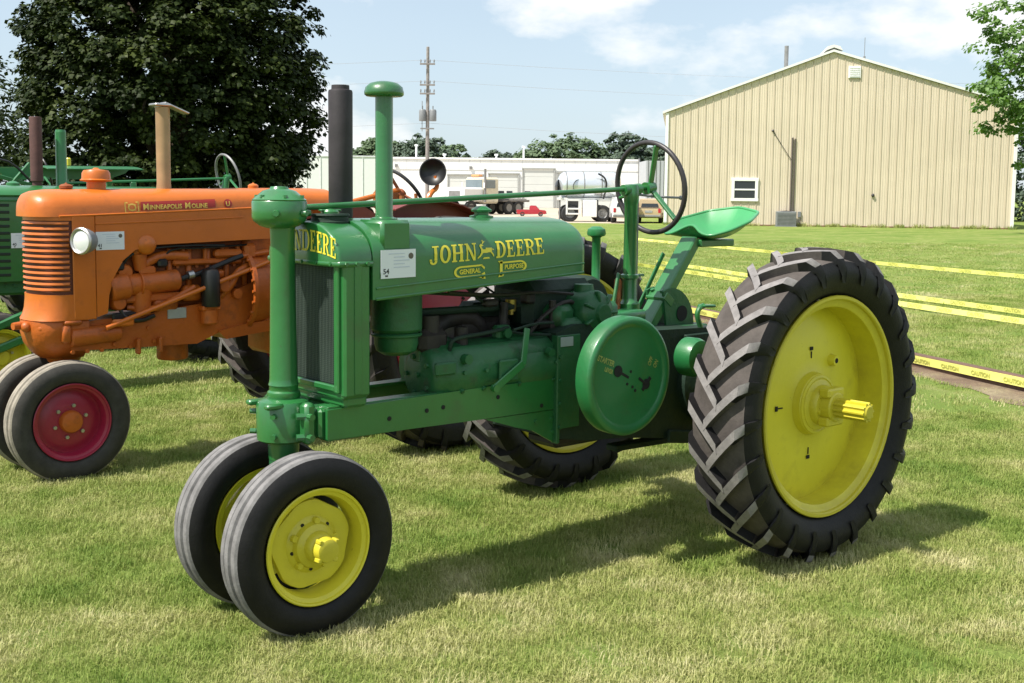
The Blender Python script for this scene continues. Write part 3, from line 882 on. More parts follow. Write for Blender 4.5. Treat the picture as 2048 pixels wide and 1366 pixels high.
def rib_tyre_mb(R0=.326, bead=.215, hw=.078, seg=72):
    m = MB()
    pr = [(bead, -.055), (bead + .01, -.066), (bead + .04, -.077), (bead + .07, -.076), (R0 - .022, -.066), (R0 - .008, -.056), (R0, -.048), (R0 + .001, -.026), (R0 - .005, -.022), (R0 - .005, -.017), (R0 + .005, -.012),
          (R0 + .005, .012), (R0 - .005, .017), (R0 - .005, .022), (R0 + .001, .026), (R0, .048), (R0 - .008, .056), (R0 - .022, .066), (bead + .07, .076), (bead + .04, .077), (bead + .01, .066), (bead, .055), (bead - .015, .03), (bead - .015, -.03)]
    k = hw / .077
    mis = [0, 0, 0, 0, 0, 1, 1, 1, 1, 1, 1, 1, 1, 1, 1, 1, 0, 0, 0, 0, 0, 0, 0, 0]
    m.lathe([(r, y * k) for r, y in pr], (0, 0, 0), (0, 1, 0), seg, mis, closed=True)
    return m

def rear_wheel(parent, name, loc, mats, flip=False, R0=.648, hub=True, rot=0.0, hw=.15, tyre_mats=None):
    """disc is the part itself; tyre, rim and hub are its pieces; outer side is -Y (rotated about Z when flip)"""
    PM = mats
    dm = MB()   # disc with dished centre
    dm.lathe([(.445, .025), (.40, .020), (.36, .008), (.20, -.002), (.150, -.006), (.138, -.010), (.132, -.042), (.125, -.048), (.085, -.050), (.085, .02), (.36, .03), (.445, .04)], (0, 0, 0), (0, 1, 0), 64)
    dm.cyl((.235 * cos(.85), .01, .235 * sin(.85)), (.235 * cos(.85), -.030, .235 * sin(.85)), .030, .022, 14)   # valve boss (hole at its end)
    w = dm.obj(name, PM, parent)
    w.location = loc
    w.rotation_euler = (0, rot, pi if flip else 0)
    ty = ag_tyre_mb(R0, hw=hw).obj('tyre', tyre_mats or [TYRE, TYRE_DUST, TYRE_WORN], w, ang=30)
    r = MB()
    r.lathe([(.4815, -.112), (.4835, -.118), (.480, -.124), (.468, -.124), (.463, -.118), (.462, -.106), (.452, -.100), (.440, -.099), (.432, -.094), (.430, -.06), (.428, .02), (.430, .06), (.432, .095), (.455, .105), (.465, .118), (.4815, .118),
             (.4835, .11), (.470, .09), (.45, .05), (.45, -.05), (.47, -.09)], (0, 0, 0), (0, 1, 0), 72, closed=True)
    r.obj('rim', PM, w)
    h = MB()
    h.lathe([(.140, -.01), (.128, -.050), (.118, -.052), (.112, -.046), (.110, -.052), (.088, -.060), (.084, -.085), (.078, -.092), (.040, -.094), (.035, -.096), (.035, .0)], (0, 0, 0), (0, 1, 0), 40)
    for k in range(6):
        a = k * pi / 3 + .3
        h.bolt((.064 * cos(a), -.090, .064 * sin(a)), (0, -1, 0), .013, .012)
    if hub:   # splined axle end sticking out
        pts = []
        nS = 10
        for k in range(nS * 4):
            a = 2 * pi * k / (nS * 4)
            pts.append((cos(a) * (.043 if k % 4 < 2 else .035), sin(a) * (.043 if k % 4 < 2 else .035)))
        h.prism(pts, (0, -.08, 0), (1, 0, 0), (0, 0, 1), (0, -.215, 0))
        h.cyl((0, -.294, 0), (0, -.301, 0), .034, .026, 16)
        # two clamp halves with bolt lugs
        h.box((0, -.112, .062), (.12, .055, .04), .008); h.box((0, -.112, -.062), (.12, .055, .04), .008)
        h.lathe([(.064, -.09), (.064, -.140), (.058, -.146), (.03, -.146)], (0, 0, 0), (0, 1, 0), 20)
    h.obj('hub', PM, w)
    # dark slots pressed through the disc
    s = MB()
    for a in (pi / 2, pi, -pi / 2):
        c = Vector((.225 * cos(a), -.0035, .225 * sin(a)))
        rad = Vector((cos(a), 0, sin(a))); tg = Vector((-sin(a), 0, cos(a)))
        R = Matrix((rad, Vector((0, 1, 0)), tg)).transposed()
        s.box(c + rad * .016, (.016, .004, .022), .001, R); s.box(c - rad * .012, (.030, .004, .0055), .001, R)
    s.cyl((.235 * cos(.85), -.0285, .235 * sin(.85)), (.235 * cos(.85), -.031, .235 * sin(.85)), .012, seg=10)
    tag(s.obj('slots', DARKHOLE, w), kind='stuff')
    return w

def front_wheel(parent, name, loc, disc_mat, flip=False, hub_mat=None, rot=0.0, style='green', tyre_mats=None, R0=.326):
    m = MB()
    if style == 'green':
        out = []
        for k in range(60):                                  # dished disc with flats cut off: dark gaps against the rim
            a = 2 * pi * k / 60
            r = .163
            q = (a + pi / 5) % (2 * pi / 5) - pi / 5
            if abs(q) < .36: r = min(r, .1525 / cos(q) if abs(q) < .36 else r)
            out.append((r * cos(a), r * sin(a)))
        sec = []
        for f, y in ((1.0, -.003), (.985, -.010), (.80, -.013), (.62, -.010)):
            sec.append([(x * f, y, z * f) for x, z in out])
        m.loft([[(x * f, .012, z * f) for x, z in out] for f in (1.0,)] + sec, cap=False)
        m.lathe([(.105, -.010), (.095, -.018), (.085, -.022), (.078, -.042), (.050, -.060), (.0, -.060)], (0, 0, 0), (0, 1, 0), 40)
        m.lathe([(.105, .01), (0, .01)], (0, 0, 0), (0, 1, 0), 40)
    else:
        m.lathe([(.175, .00), (.160, .0), (.150, -.006), (.11, -.016), (.085, -.02), (0, -.02)], (0, 0, 0), (0, 1, 0), 40)
        m.lathe([(.175, .01), (0, .01)], (0, 0, 0), (0, 1, 0), 40)
    w = m.obj(name, disc_mat, parent)
    w.location = loc
    w.rotation_euler = (0, rot, pi if flip else 0)
    rib_tyre_mb(R0).obj('tyre', tyre_mats or [TYRE, TYRE_RIB], w, ang=28)
    r = MB()
    r.lathe([(.211, -.062), (.213, -.066), (.209, -.070), (.203, -.068), (.200, -.060), (.192, -.056), (.186, -.054), (.181, -.040), (.176, -.015), (.174, .01), (.176, .03), (.186, .052), (.2, .058), (.211, .066), (.213, .06), (.2, .04), (.185, .02), (.185, -.02), (.2, -.045)], (0, 0, 0), (0, 1, 0), 60, closed=True)
    r.obj('rim', disc_mat, w)
    h = MB()
    if style == 'green':
        h.lathe([(.058, -.055), (.055, -.080), (.047, -.090), (.044, -.118), (.041, -.126), (.030, -.130), (0, -.130)], (0, 0, 0), (0, 1, 0), 28)
        for k in range(5):
            a = 2 * pi * k / 5 + .4
            c = Vector((.088 * cos(a), -.020, .088 * sin(a)))
            h.cyl(c, c + Vector((0, -.016, 0)), .014, .012, 10)
        for k in range(4):
            a = 2 * pi * k / 4 + .9
            h.box((.046 * cos(a), -.112, .046 * sin(a)), (.016, .03, .016), .003)
    else:
        h.lathe([(.062, -.02), (.062, -.045), (.055, -.058), (.03, -.064), (0, -.065)], (0, 0, 0), (0, 1, 0), 28)
    h.obj('hub', hub_mat or disc_mat, w)
    if style == 'green':
        d = MB()
        for k in range(5):
            a = 2 * pi * k / 5 + .4 + pi / 5
            c = Vector((.088 * cos(a), -.019, .088 * sin(a)))
            d.cyl(c, c + Vector((0, -.004, 0)), .007, seg=8)
        d.obj('bolt_holes', DARKHOLE, w)
    else:
        d = MB()
        for k in range(6):
            a = 2 * pi * k / 6 + .3
            d.bolt((.088 * cos(a), -.02, .088 * sin(a)), (0, -1, 0), .011, .012)
        d.obj('wheel_bolts', STEEL, w)
    return w

# ------------------------------------------------------------------ painted lettering with slab serifs
def ellring(cx, cy, ro, rye, ri, ryi, a0, a1, n=14):
    q = []
    for i in range(n):
        A, B = a0 + (a1 - a0) * i / n, a0 + (a1 - a0) * (i + 1) / n
        q.append([(cx + ro * cos(A), cy + rye * sin(A)), (cx + ro * cos(B), cy + rye * sin(B)), (cx + ri * cos(B), cy + ryi * sin(B)), (cx + ri * cos(A), cy + ryi * sin(A))])
    return q
def rq(x0, x1, y0, y1): return [(x0, y0), (x1, y0), (x1, y1), (x0, y1)]
SERIF = {
    'J': (.62, [rq(.32, .50, .18, .92), rq(.20, .62, .92, 1.0)] + ellring(.26, .16, .24, .22, .08, .12, -pi, 0, 10) + [rq(.02, .16, .14, .26)]),
    'O': (.74, ellring(.37, .5, .35, .52, .17, .40, 0, 2 * pi, 26)),
    'H': (.84, [rq(.10, .28, .08, .92), rq(.56, .74, .08, .92), rq(.28, .56, .45, .56), rq(.02, .36, 0, .08), rq(.48, .82, 0, .08), rq(.02, .36, .92, 1), rq(.48, .82, .92, 1)]),
    'N': (.82, [rq(.12, .21, .08, .92), rq(.62, .71, .0, .92), [(.10, .94), (.28, .94), (.71, .0), (.56, .0)], rq(.03, .30, 0, .08), rq(.52, .80, .92, 1), rq(.02, .26, .92, 1)]),
    'D': (.76, [rq(.10, .28, .08, .92), rq(.02, .36, 0, .10), rq(.02, .36, .90, 1)] + ellring(.34, .5, .38, .5, .20, .40, -pi / 2, pi / 2, 14)),
    'E': (.68, [rq(.10, .28, .08, .92), rq(.02, .62, 0, .09), rq(.02, .60, .91, 1), rq(.28, .44, .46, .55), rq(.40, .46, .38, .63), rq(.52, .60, .74, .91), rq(.54, .62, .09, .27)]),
    'R': (.80, [rq(.10, .28, .08, .92), rq(.02, .36, 0, .08), rq(.02, .36, .91, 1), rq(.28, .40, .44, .52)] + ellring(.36, .72, .32, .28, .15, .19, -pi / 2, pi / 2, 12) + [[(.36, .46), (.50, .46), (.68, .08), (.54, .08)], rq(.52, .80, 0, .09)]),
}
def serif_quads(s, gap=.03):
    x, out = 0, []
    for ch in s:
        w, q = SERIF[ch]
        out += [[(a + x, b) for a, b in p] for p in q]
        x += w + gap
    return x - gap, out
def subdiv(quads, n=3):
    o = []
    for a, b, c, d in quads:
        for i in range(n):
            for j in range(n):
                def L_(u, v):
                    x0 = (a[0] * (1 - u) + b[0] * u, a[1] * (1 - u) + b[1] * u)
                    x1 = (d[0] * (1 - u) + c[0] * u, d[1] * (1 - u) + c[1] * u)
                    return (x0[0] * (1 - v) + x1[0] * v, x0[1] * (1 - v) + x1[1] * v)
                o.append([L_(i / n, j / n), L_((i + 1) / n, j / n), L_((i + 1) / n, (j + 1) / n), L_(i / n, (j + 1) / n)])
    return o

# ------------------------------------------------------------------ the green row-crop tractor in front
def hood_zb(x): return 1.194 + (x - .24) * .057
def hood_side_y(z, hw=.25, zs=1.345, zt=1.484, pw=2.35):
    if z <= zs: return hw
    t = min(1, (z - zs) / (zt - zs))
    return hw * max(0, 1 - t ** pw) ** (1 / pw)
def hood_section(x, hw=.25, zs=1.345, zt=1.484, zb=None, pw=2.35, n=14, shrink=1.0):
    zb = hood_zb(x) if zb is None else zb
    pts = [(x, -hw * shrink, zb), (x, -hw * shrink, zs)]
    for i in range(1, n):
        a = pi / 2 * i / n
        y = hw * (cos(a)) ** (2 / pw); z = zs + (zt - zs) * (sin(a)) ** (2 / pw)
        pts.append((x, -y * shrink, zs + (z - zs) * shrink))
    top = [(x, 0, zs + (zt - zs) * shrink)]
    right = [(p[0], -p[1], p[2]) for p in pts[::-1]]
    return pts + top + right

def card(name, o, u, v, w, h, num, label, lines=5):
    """a small printed exhibit card taped to sheet metal: o lower-left corner, u right, v up"""
    o, u, v = Vector(o), Vector(u).normalized(), Vector(v).normalized()
    nrm = u.cross(v)
    e = empty(name, o + u * w / 2, 0, label, 'exhibit card', 'exhibit cards on the tractors')
    q = -u * w / 2
    m = MB(); m.prism([(0, 0), (w, 0), (w, h), (0, h)], q, u, v, nrm * .0012); m.obj('paper', PAPER, e, smooth=False)
    m = MB()
    vs_, fs = text_mesh(num, h * .26, q + u * w * .06 + v * h * .16 + nrm * .002, u, v, bold=.0006); m.add(vs_, fs)
    m.prism([(0, 0), (.012, 0), (.012, .006), (0, .006)], q + u * w * .12 + v * h * .06 + nrm * .0018, u, v, nrm * .0003)
    m.obj('number', INK, e, smooth=False, fix=False)
    m = MB()
    for k in range(lines):
        y = h * (.84 - k * .12); l = w * (.46 if k % 2 == 0 else .32)
        x0 = w * (.22 if k == 0 else .36)
        m.prism([(0, 0), (l, 0), (l, h * .035), (0, h * .035)], q + u * x0 + v * y + nrm * .0016, u, v, nrm * .0003)
    m.obj('print_lines', INK_L, e, smooth=False)
    m = MB(); m.lathe([(0, .0016), (h * .11, .0016), (h * .11, .0018), (h * .06, .0022), (0, .0022)], q + u * w * .86 + v * h * .76, nrm, 16); m.obj('seal', INK_B, e, smooth=False)
    return e

def green_tractor():
    T = empty('tractor', (0, 0, 0), 0, 'nearest green tractor with big yellow disc wheels, bare pan seat and two tall pipes', 'tractor', 'vintage tractors parked in a row')
    # --- wheels
    WY = .80
    rear_wheel(T, 'rear_wheel', (2.165, -WY, .682), YELLOW)
    rear_wheel(T, 'rear_wheel', (2.165, WY, .682), YELLOW, flip=True, rot=.13)
    front_wheel(T, 'front_wheel', (0, -.198, .326), YELLOW, rot=.2)
    front_wheel(T, 'front_wheel', (0.015, .198, .326), YELLOW, flip=True, rot=.5)
    # --- steering pedestal
    m = MB()
    m.lathe([(0, .60), (.055, .60), (.060, .70), (.085, .71)], (0.01, 0, 0), (0, 0, 1), 28)
    m.lathe([(.085, .668), (.098, .676), (.100, .80), (.092, .818), (.075, .826), (.056, .828)], (0.01, 0, 0), (0, 0, 1), 32)
    m.lathe([(.056, .820), (.062, .835), (.060, .850), (.053, .856), (.053, .872), (.056, .876), (.053, .885), (.051, .90), (.044, 1.40), (.046, 1.452), (.05, 1.455)], (0.012, 0, 0), (0, 0, 1), 32)
    # bolted split lugs towards the frame
    for s in (-1, 1):
        m.box((.085, s * .105, .745), (.13, .075, .115), .012)
        m.box((.035, s * .128, .748), (.045, .055, .150), .012)
        for z in (.700, .776): m.bolt((.018, s * .135, z), (-1, s * -.4, 0), .013, .03); m.cyl((.028, s * .148, z), (.028, s * .175, z), .012, .012, 8)
        for z in (.70, .775): m.cyl((-.066, s * .066, z), (-.082, s * .082, z), .010, .010, 8)
        m.box((-.066, s * .066, .81), (.07, .035, .02), .006)
    m.obj('steering_pedestal', GREEN, T, ang=40)
    m = MB()
    m.lathe([(0, 1.448), (.045, 1.450), (.07, 1.458), (.094, 1.476), (.099, 1.490), (.099, 1.545), (.096, 1.549)], (0.0, 0, 0), (0, 0, 1), 36)
    m.obj('steering_gearbox', GREEN, T, ang=40)
    m = MB()
    m.lathe([(.096, 1.549), (.098, 1.553), (.091, 1.558), (.060, 1.585), (.035, 1.592), (.030, 1.600), (0, 1.602)], (0.0, 0, 0), (0, 0, 1), 36)
    for k in range(6):
        a = k * pi / 3 + .25; m.bolt((.083 * cos(a), .083 * sin(a), 1.562), (0, 0, 1), .009, .008)
    for a in (-2.2, -1.1, -.25): m.cyl((.10 * cos(a), .10 * sin(a), 1.505), (.116 * cos(a), .116 * sin(a), 1.505), .014, .011, 10)
    m.obj('gearbox_cover', GREEN, T, ang=40)
    # front spindle and axle knuckle
    m = MB()
    m.cyl((0.01, 0, .66), (0.01, 0, .34), .052, .06, 20); m.cyl((0, -.15, .335), (0, .15, .335), .036, seg=16); m.ball((0.005, 0, .335), .075, 16)
    m.obj('front_axle', GREEN_CAST, T)
    # --- frame rails
    for s in (-1, 1):
        m = MB()
        y = s * .185
        pr = [(.075, .692), (.80, .680), (1.232, .676), (1.232, .806), (.80, .810), (.075, .800)]
        m.prism(pr, (0, y, 0), (1, 0, 0), (0, 0, 1), (0, -.014 * s * -1, 0))
        m.box((.66, y - s * .03, .803), (1.15, .06, .012), .002); m.box((.66, y - s * .03, .688), (1.15, .06, .012), .002)
        m.obj('frame_rail', GREEN, T, smooth=False)
    h = MB()
    for x, z in ((.345, .738), (.52, .748), (.60, .752), (.88, .762), (1.20, .76), (1.12, .70)):
        h.cyl((x, -.1995, z), (x, -.2015, z), .009, seg=10)
    h.obj('bolt_holes', DARKHOLE, T)
    m = MB()   # gusset under the rail
    m.prism([(.82, .676), (1.216, .673), (1.216, .532), (1.19, .535), (1.075, .598), (.98, .624)], (0, -.186, 0), (1, 0, 0), (0, 0, 1), (0, -.010, 0))
    for x, z in ((1.09, .635), (1.18, .635), (1.185, .58)): m.bolt((x, -.196, z), (0, -1, 0), .009, .007)
    m.obj('frame_gusset', GREEN, T, smooth=False)
    m = MB(); m.box((.11, 0, .745), (.10, .34, .11), .01); m.obj('front_bolster', GREEN, T)
    # --- radiator
    m = MB()
    m.box((.172, -.235, 1.09), (.112, .030, .49), .008); m.box((.172, .235, 1.09), (.112, .030, .49), .008)
    m.box((.172, 0, .855), (.112, .47, .040), .008)
    m.box((.180, 0, .825), (.10, .46, .045), .012)
    m.box((.172, -.2515, 1.09), (.030, .006, .47), .002)
    m.box((.112, -.21, 1.09), (.018, .03, .46), .004); m.box((.112, .21, 1.09), (.018, .03, .46), .004)
    m.box((.112, 0, .875), (.018, .40, .022), .004)
    m.obj('radiator_frame', GREEN, T)
    core = plain('radiator_core', (.028, .033, .032), .55, metal=.3)
    m = MB(); m.box((.165, 0, 1.095), (.07, .44, .45), 0); rc = m.obj('radiator_core', core, T, smooth=False)
    fins = plain('radiator_fin', (.10, .135, .115), .55, metal=.5)
    m = MB()
    for k in range(62): m.box((.1285, 0, .890 + k * .0068), (.003, .40, .0022), 0)
    for k in range(40): m.box((.1262, -.195 + k * .010, 1.10), (.0022, .0022, .43), 0)
    f = m.obj('screen_wires', fins, T, smooth=False); tag(f, kind='stuff')
    m = MB()   # top tank, rounded and tapering to the front
    secs = []
    for x, k in ((.092, .955), (.096, .985), (.104, .995), (.14, 1.0), (.222, 1.0), (.232, .99)):
        secs.append(hood_section(x, .251, 1.335, 1.476, 1.325, 2.3, shrink=k))
    m.loft(secs)
    m.box((.165, 0, 1.327), (.150, .512, .022), .006)
    for yy in (-.20, -.1, 0, .1, .2): m.bolt((.093, yy, 1.327), (-1, 0, 0), .008, .008)
    for xx in (.12, .165, .21): m.bolt((xx, -.256, 1.327), (0, -1, 0), .008, .007)
    tk = m.obj('radiator_tank', GREEN, T, ang=45)
    m = MB()   # cast name on the tank front, arched
    w, q = serif_quads('JOHNDEERE')
    m2 = []
    for quad in subdiv(q, 1):
        p = []
        for a, b in quad:
            t = a / w * 2 - 1
            y = -t * .205 * -1
            z = 1.346 + b * .078 * (1 - .10 * t * t) + .022 * (1 - t * t)
            p.append((.0895, -.026 - t * .205 - (.006 if t > .0 else -.006), z))
        m2.append(p)
    for p in m2: m.add(p, [(0, 1, 2, 3)])
    m.obj('lettering', DECAL_Y, tk, smooth=False, fix=False)
    m = MB(); m.lathe([(.078, 1.462), (.078, 1.474), (.070, 1.478), (.068, 1.492), (.074, 1.496), (.072, 1.502), (.05, 1.503), (0, 1.503)], (.195, -.03, 0), (0, 0, 1), 30); m.obj('filler_neck', GREEN_DARK, T)
    m = MB(); m.lathe([(.034, 1.502), (.034, 1.510), (.028, 1.518), (0, 1.522)], (.195, -.03, 0), (0, 0, 1), 20); m.box((.195, -.03, 1.515), (.09, .02, .008), .003); m.obj('filler_cap', GREEN, T)
    # --- hood / fuel tank
    m = MB()
    secs = [hood_section(.238, shrink=.99), hood_section(.246)] + [hood_section(x) for x in (.5, .75, 1.0, 1.25, 1.290)]
    secs += [hood_section(1.306, shrink=.985), hood_section(1.318, shrink=.955), hood_section(1.322, shrink=.90)]
    m.loft(secs)
    # rolled lower edge
    for s in (-1, 1):
        m.tube([(x, s * .2515, hood_zb(x) + .040) for x in (.25, .6, 1.0, 1.305)], .0045, 6)
        m.tube([(x, s * .249, hood_zb(x) + .001) for x in (.25, .6, 1.0, 1.305)], .006, 6)
    hood = m.obj('hood', GREEN, T, ang=40)
    m = MB(); m.lathe([(.05, 1.478), (.050, 1.490), (.030, 1.494), (.030, 1.505), (.042, 1.508), (.044, 1.515), (.020, 1.530), (0, 1.532)], (.95, 0, 0), (0, 0, 1), 24)
    m.obj('fuel_cap', GREEN_B, hood)
    # hood decal
    def decal(quads, dz=.0026, name='lettering', mat=DECAL_Y, par=None):
        mm = MB()
        for p in quads:
            mm.add([(x, -hood_side_y(z) - dz, z) for x, z in p], [(0, 1, 2, 3)])
        return mm.obj(name, mat, par or hood, smooth=False, fix=False)
    def place(word, x0, x1, z0, z1, h0, h1):
        w, q = serif_quads(word)
        out = []
        for p in subdiv(q, 2):
            out.append([(x0 + (x1 - x0) * a / w, z0 + (z1 - z0) * a / w + b * (h0 + (h1 - h0) * a / w)) for a, b in p])
        return out
    decal(place('JOHN', .490, .722, 1.316, 1.325, .066, .067))
    decal(place('DEERE', .818, 1.078, 1.330, 1.341, .066, .064))
    # leaping stag between the words
    deer = [rq(.742, .775, 1.352, 1.366), rq(.766, .797, 1.354, 1.372), [(.742, 1.354), (.752, 1.352), (.738, 1.336), (.733, 1.340)], [(.733, 1.342), (.739, 1.338), (.726, 1.330), (.723, 1.333)],
            [(.786, 1.358), (.795, 1.358), (.806, 1.346), (.799, 1.345)], [(.799, 1.346), (.806, 1.346), (.808, 1.337), (.803, 1.338)], [(.752, 1.364), (.742, 1.366), (.735, 1.380), (.745, 1.378)], [(.735, 1.380), (.745, 1.377), (.757, 1.381), (.742, 1.388)],
            [(.745, 1.384), (.749, 1.384), (.766, 1.396), (.762, 1.398)], [(.752, 1.388), (.756, 1.388), (.758, 1.402), (.754, 1.402)], [(.795, 1.366), (.799, 1.368), (.808, 1.366), (.806, 1.362)], [(.750, 1.328), (.786, 1.330), (.782, 1.336), (.756, 1.335)]]
    decal(subdiv(deer, 1), .0026, 'stag_emblem')
    # two capsule bands below, with small capitals
    def capsule(x0, x1, zc, h, slope, round_left, w=.0065):
        q = []
        def zz(x): return zc + (x - x0) * slope
        r = h / 2
        if round_left:
            xs, xe = x0 + r * 1.6, x1
            q.append(('t', xs, xe)); a0, a1, cx = pi / 2, 3 * pi / 2, xs
        else:
            xs, xe = x0, x1 - r * 1.6
            q.append(('t', xs, xe)); a0, a1, cx = -pi / 2, pi / 2, xe
        out = []
        n = 8
        for i in range(n):
            u0, u1 = xs + (xe - xs) * i / n, xs + (xe - xs) * (i + 1) / n
            for sgn in (1, -1):
                za, zb_ = zz(u0) + sgn * r, zz(u1) + sgn * r
                out.append([(u0, za - sgn * w), (u1, zb_ - sgn * w), (u1, zb_), (u0, za)] if sgn > 0 else [(u0, za), (u1, zb_), (u1, zb_ + w), (u0, za + w)])
        for p in ellring(cx, zz(cx), r * 1.6, r, r * 1.6 - w * 1.7, r - w, a0, a1, 12): out.append(p)
        if round_left:
            out += [[(x1, zz(x1) + r - .002), (x1 + .014, zz(x1) + r - .012), (x1 + .010, zz(x1) + r - .020), (x1 - .006, zz(x1) + r - w)], [(x1 - .008, zz(x1) - r + w), (x1 + .012, zz(x1) - r + .016), (x1 + .016, zz(x1) - r + .004), (x1 + .002, zz(x1) - r - .012)], [(x1 - .02, zz(x1) - r - .004), (x1 + .016, zz(x1) - r - .012), (x1 + .016, zz(x1) - r - .004), (x1 - .01, zz(x1) - r + .004)]]
        else:
            out += [rq(x0 - .004, x0 + .010, zz(x0) - r - .008, zz(x0) + r + .002), [(x0 - .012, zz(x0) - r - .014), (x0 + .014, zz(x0) - r - .010), (x0 + .022, zz(x0) - r + .004), (x0 - .006, zz(x0) - r - .002)], [(x0 - .014, zz(x0) + r + .004), (x0 + .010, zz(x0) + r + .006), (x0 + .010, zz(x0) + r - .004), (x0 - .004, zz(x0) + r - .006)]]
        return out
    decal(subdiv(capsule(.608, .748, 1.279, .046, .045, True), 1), .0026, 'decal_band')
    decal(subdiv(capsule(.842, .980, 1.291, .046, .045, False), 1), .0026, 'decal_band')
    for s, x, z in (('GENERAL', .634, 1.2725), ('PURPOSE', .862, 1.2845)):
        vs_, fs = text_mesh(s, .025, (x, -.2532, z), (1, 0, .045), (0, 0, 1), squeeze=.98, bold=.0006)
        mm = MB(); mm.add(vs_, fs); mm.obj('lettering', DECAL_Y, hood, smooth=False, fix=False)
    # --- stacks
    m = MB()
    m.box((.345, -.165, 1.425), (.135, .165, .115), .012)
    m.lathe([(.052, 1.476), (.050, 1.488), (.0345, 1.492), (.0325, 1.50), (.0325, 1.950)], (.345, -.165, 0), (0, 0, 1), 28)
    st = m.obj('intake_pipe', GREEN, T, ang=40)
    m = MB(); m.lathe([(0, 1.935), (.066, 1.935), (.072, 1.940), (.073, 1.950), (.068, 1.968), (.052, 1.982), (.026, 1.989), (0, 1.990)], (.345, -.165, 0), (0, 0, 1), 32)
    m.obj('intake_cap', GREEN, st, ang=50)
    m = MB(); m.lathe([(.030, 1.40), (.030, 1.478), (.044, 1.482), (.047, 1.49), (.047, 1.966), (.045, 1.974), (.035, 1.977), (.034, 1.993), (.026, 1.993), (.026, 1.93)], (.342, .125, 0), (0, 0, 1), 32)
    m.obj('muffler', EXHAUST, T, ang=40)
    # --- engine
    m = MB(); m.lathe([(0, .955), (.05, .958), (.078, .975), (.085, 1.0), (.085, 1.045), (.092, 1.05), (.100, 1.06), (.100, 1.215), (0, 1.215)], (.465, -.075, 0), (0, 0, 1), 32)
    m.lathe([(.094, 1.030), (.1, 1.035), (.1, 1.04), (.094, 1.045)], (.465, -.075, 0), (0, 0, 1), 32)
    m.box((.565, -.075, 1.05), (.014, .05, .26), .004)
    m.obj('air_cleaner', GREEN_CAST, T)
    m = MB()   # two-cylinder block, lying forward
    m.lathe([(0, .560), (.085, .562), (.108, .573), (.116, .595), (.116, .63), (.125, .64), (.128, .80), (.122, .81), (.122, 1.0), (.13, 1.01), (.13, 1.2)], (0, -.085, .868), (1, 0, 0), 32)
    m.lathe([(0, .665), (.1, .667), (.118, .68), (.118, 1.2)], (0, .09, .87), (1, 0, 0), 24)
    m.box((.93, -.02, .885), (.56, .36, .19), .03)
    for z in (.80, .87, .94): m.bolt((.562, -.085 + (z - .87) * .4, z), (-1, 0, 0), .012, .012)
    m.obj('engine_block', GREEN_CAST, T, ang=45)
    m = MB()   # cylinder head cover, plugs
    m.box((.60, -.212, .905), (.10, .02, .05), .006); m.cyl((.70, -.205, .935), (.70, -.235, .935), .02, seg=12); m.cyl((1.14, -.21, .93), (1.14, -.24, .925), .018, seg=12)
    m.box((.92, -.216, .87), (.10, .016, .09), .006)
    tag(m.obj('cover_plates', GREEN_CAST, T), kind='stuff')
    m = MB()
    for x in (.69, .80, .99, 1.18):
        for a in (-.5, .1, .7): m.bolt((x + .004, -.085 - .128 * cos(a), .868 + .128 * sin(a)), (0, -cos(a), sin(a)), .009, .010)
    for k in range(5): m.bolt((.565, -.085 + .075 * cos(k * 1.256), .868 + .075 * sin(k * 1.256)), (-1, 0, 0), .010, .012)
    tag(m.obj('bolts', GREEN_CAST, T), kind='stuff')
    m = MB()   # greasy carburettor and manifold
    m.box((.62, -.06, 1.00), (.14, .14, .10), .025); m.cyl((.62, -.08, .95), (.62, -.08, 1.10), .045, .04, 14); m.tube([(.66, -.02, 1.03), (.80, .02, 1.08), (.95, .03, 1.06), (.98, .03, .96)], .04, 12, 1)
    m.tube([(.62, .05, 1.02), (.50, .10, 1.10), (.40, .12, 1.20), (.345, .125, 1.42)], .032, 12, 1)
    m.box((.98, .06, 1.0), (.30, .12, .12), .02); m.cyl((.75, -.12, .95), (.75, -.12, 1.05), .028, seg=12)
    m.obj('manifold', ENGINE, T)
    m = MB(); m.cyl((.56, -.03, 1.11), (1.10, -.03, 1.105), .016, seg=10); m.obj('throttle_tube', GREEN_DARK, T)
    m = MB()
    m.tube([(.66, -.16, .965), (.66, -.17, 1.0), (.69, -.17, 1.015), (.86, -.15, 1.02), (1.0, -.12, 1.03)], .008, 8, 1)
    m.tube([(.96, -.2, 1.03), (1.10, -.17, 1.045), (1.22, -.16, 1.04)], .006, 6, 1)
    m.tube([(.98, -.12, 1.02), (1.06, -.14, 1.0), (1.2, -.17, .99)], .006, 6, 1)
    m.tube([(.58, .02, 1.19), (.8, -.03, 1.17), (1.05, -.05, 1.15), (1.2, -.06, 1.17)], .007, 6, 1)
    m.tube([(.85, -.02, 1.2), (.92, -.05, 1.13), (1.05, -.02, 1.10), (1.25, -.06, 1.12)], .006, 6, 1)
    m.tube([(1.0, .06, 1.2), (1.05, 0, 1.15), (1.10, -.01, 1.07), (1.02, -.03, 1.02)], .005, 6, 1)
    m.obj('fuel_lines', GREEN_DARK, T)
    m = MB(); m.cyl((1.10, -.02, 1.085), (1.10, -.02, 1.135), .022, .024, 14); m.cyl((1.10, -.02, 1.07), (1.10, -.02, 1.085), .013, seg=10); m.obj('sediment_bowl', BRASS, T)
    m = MB(); m.box((.98, -.10, 1.01), (.08, .05, .06), .012); m.cyl((.98, -.13, 1.01), (.98, -.145, 1.01), .02, seg=12); m.obj('magneto', GREEN_CAST, T)
    m = MB()   # cranked flat lever in front of the block
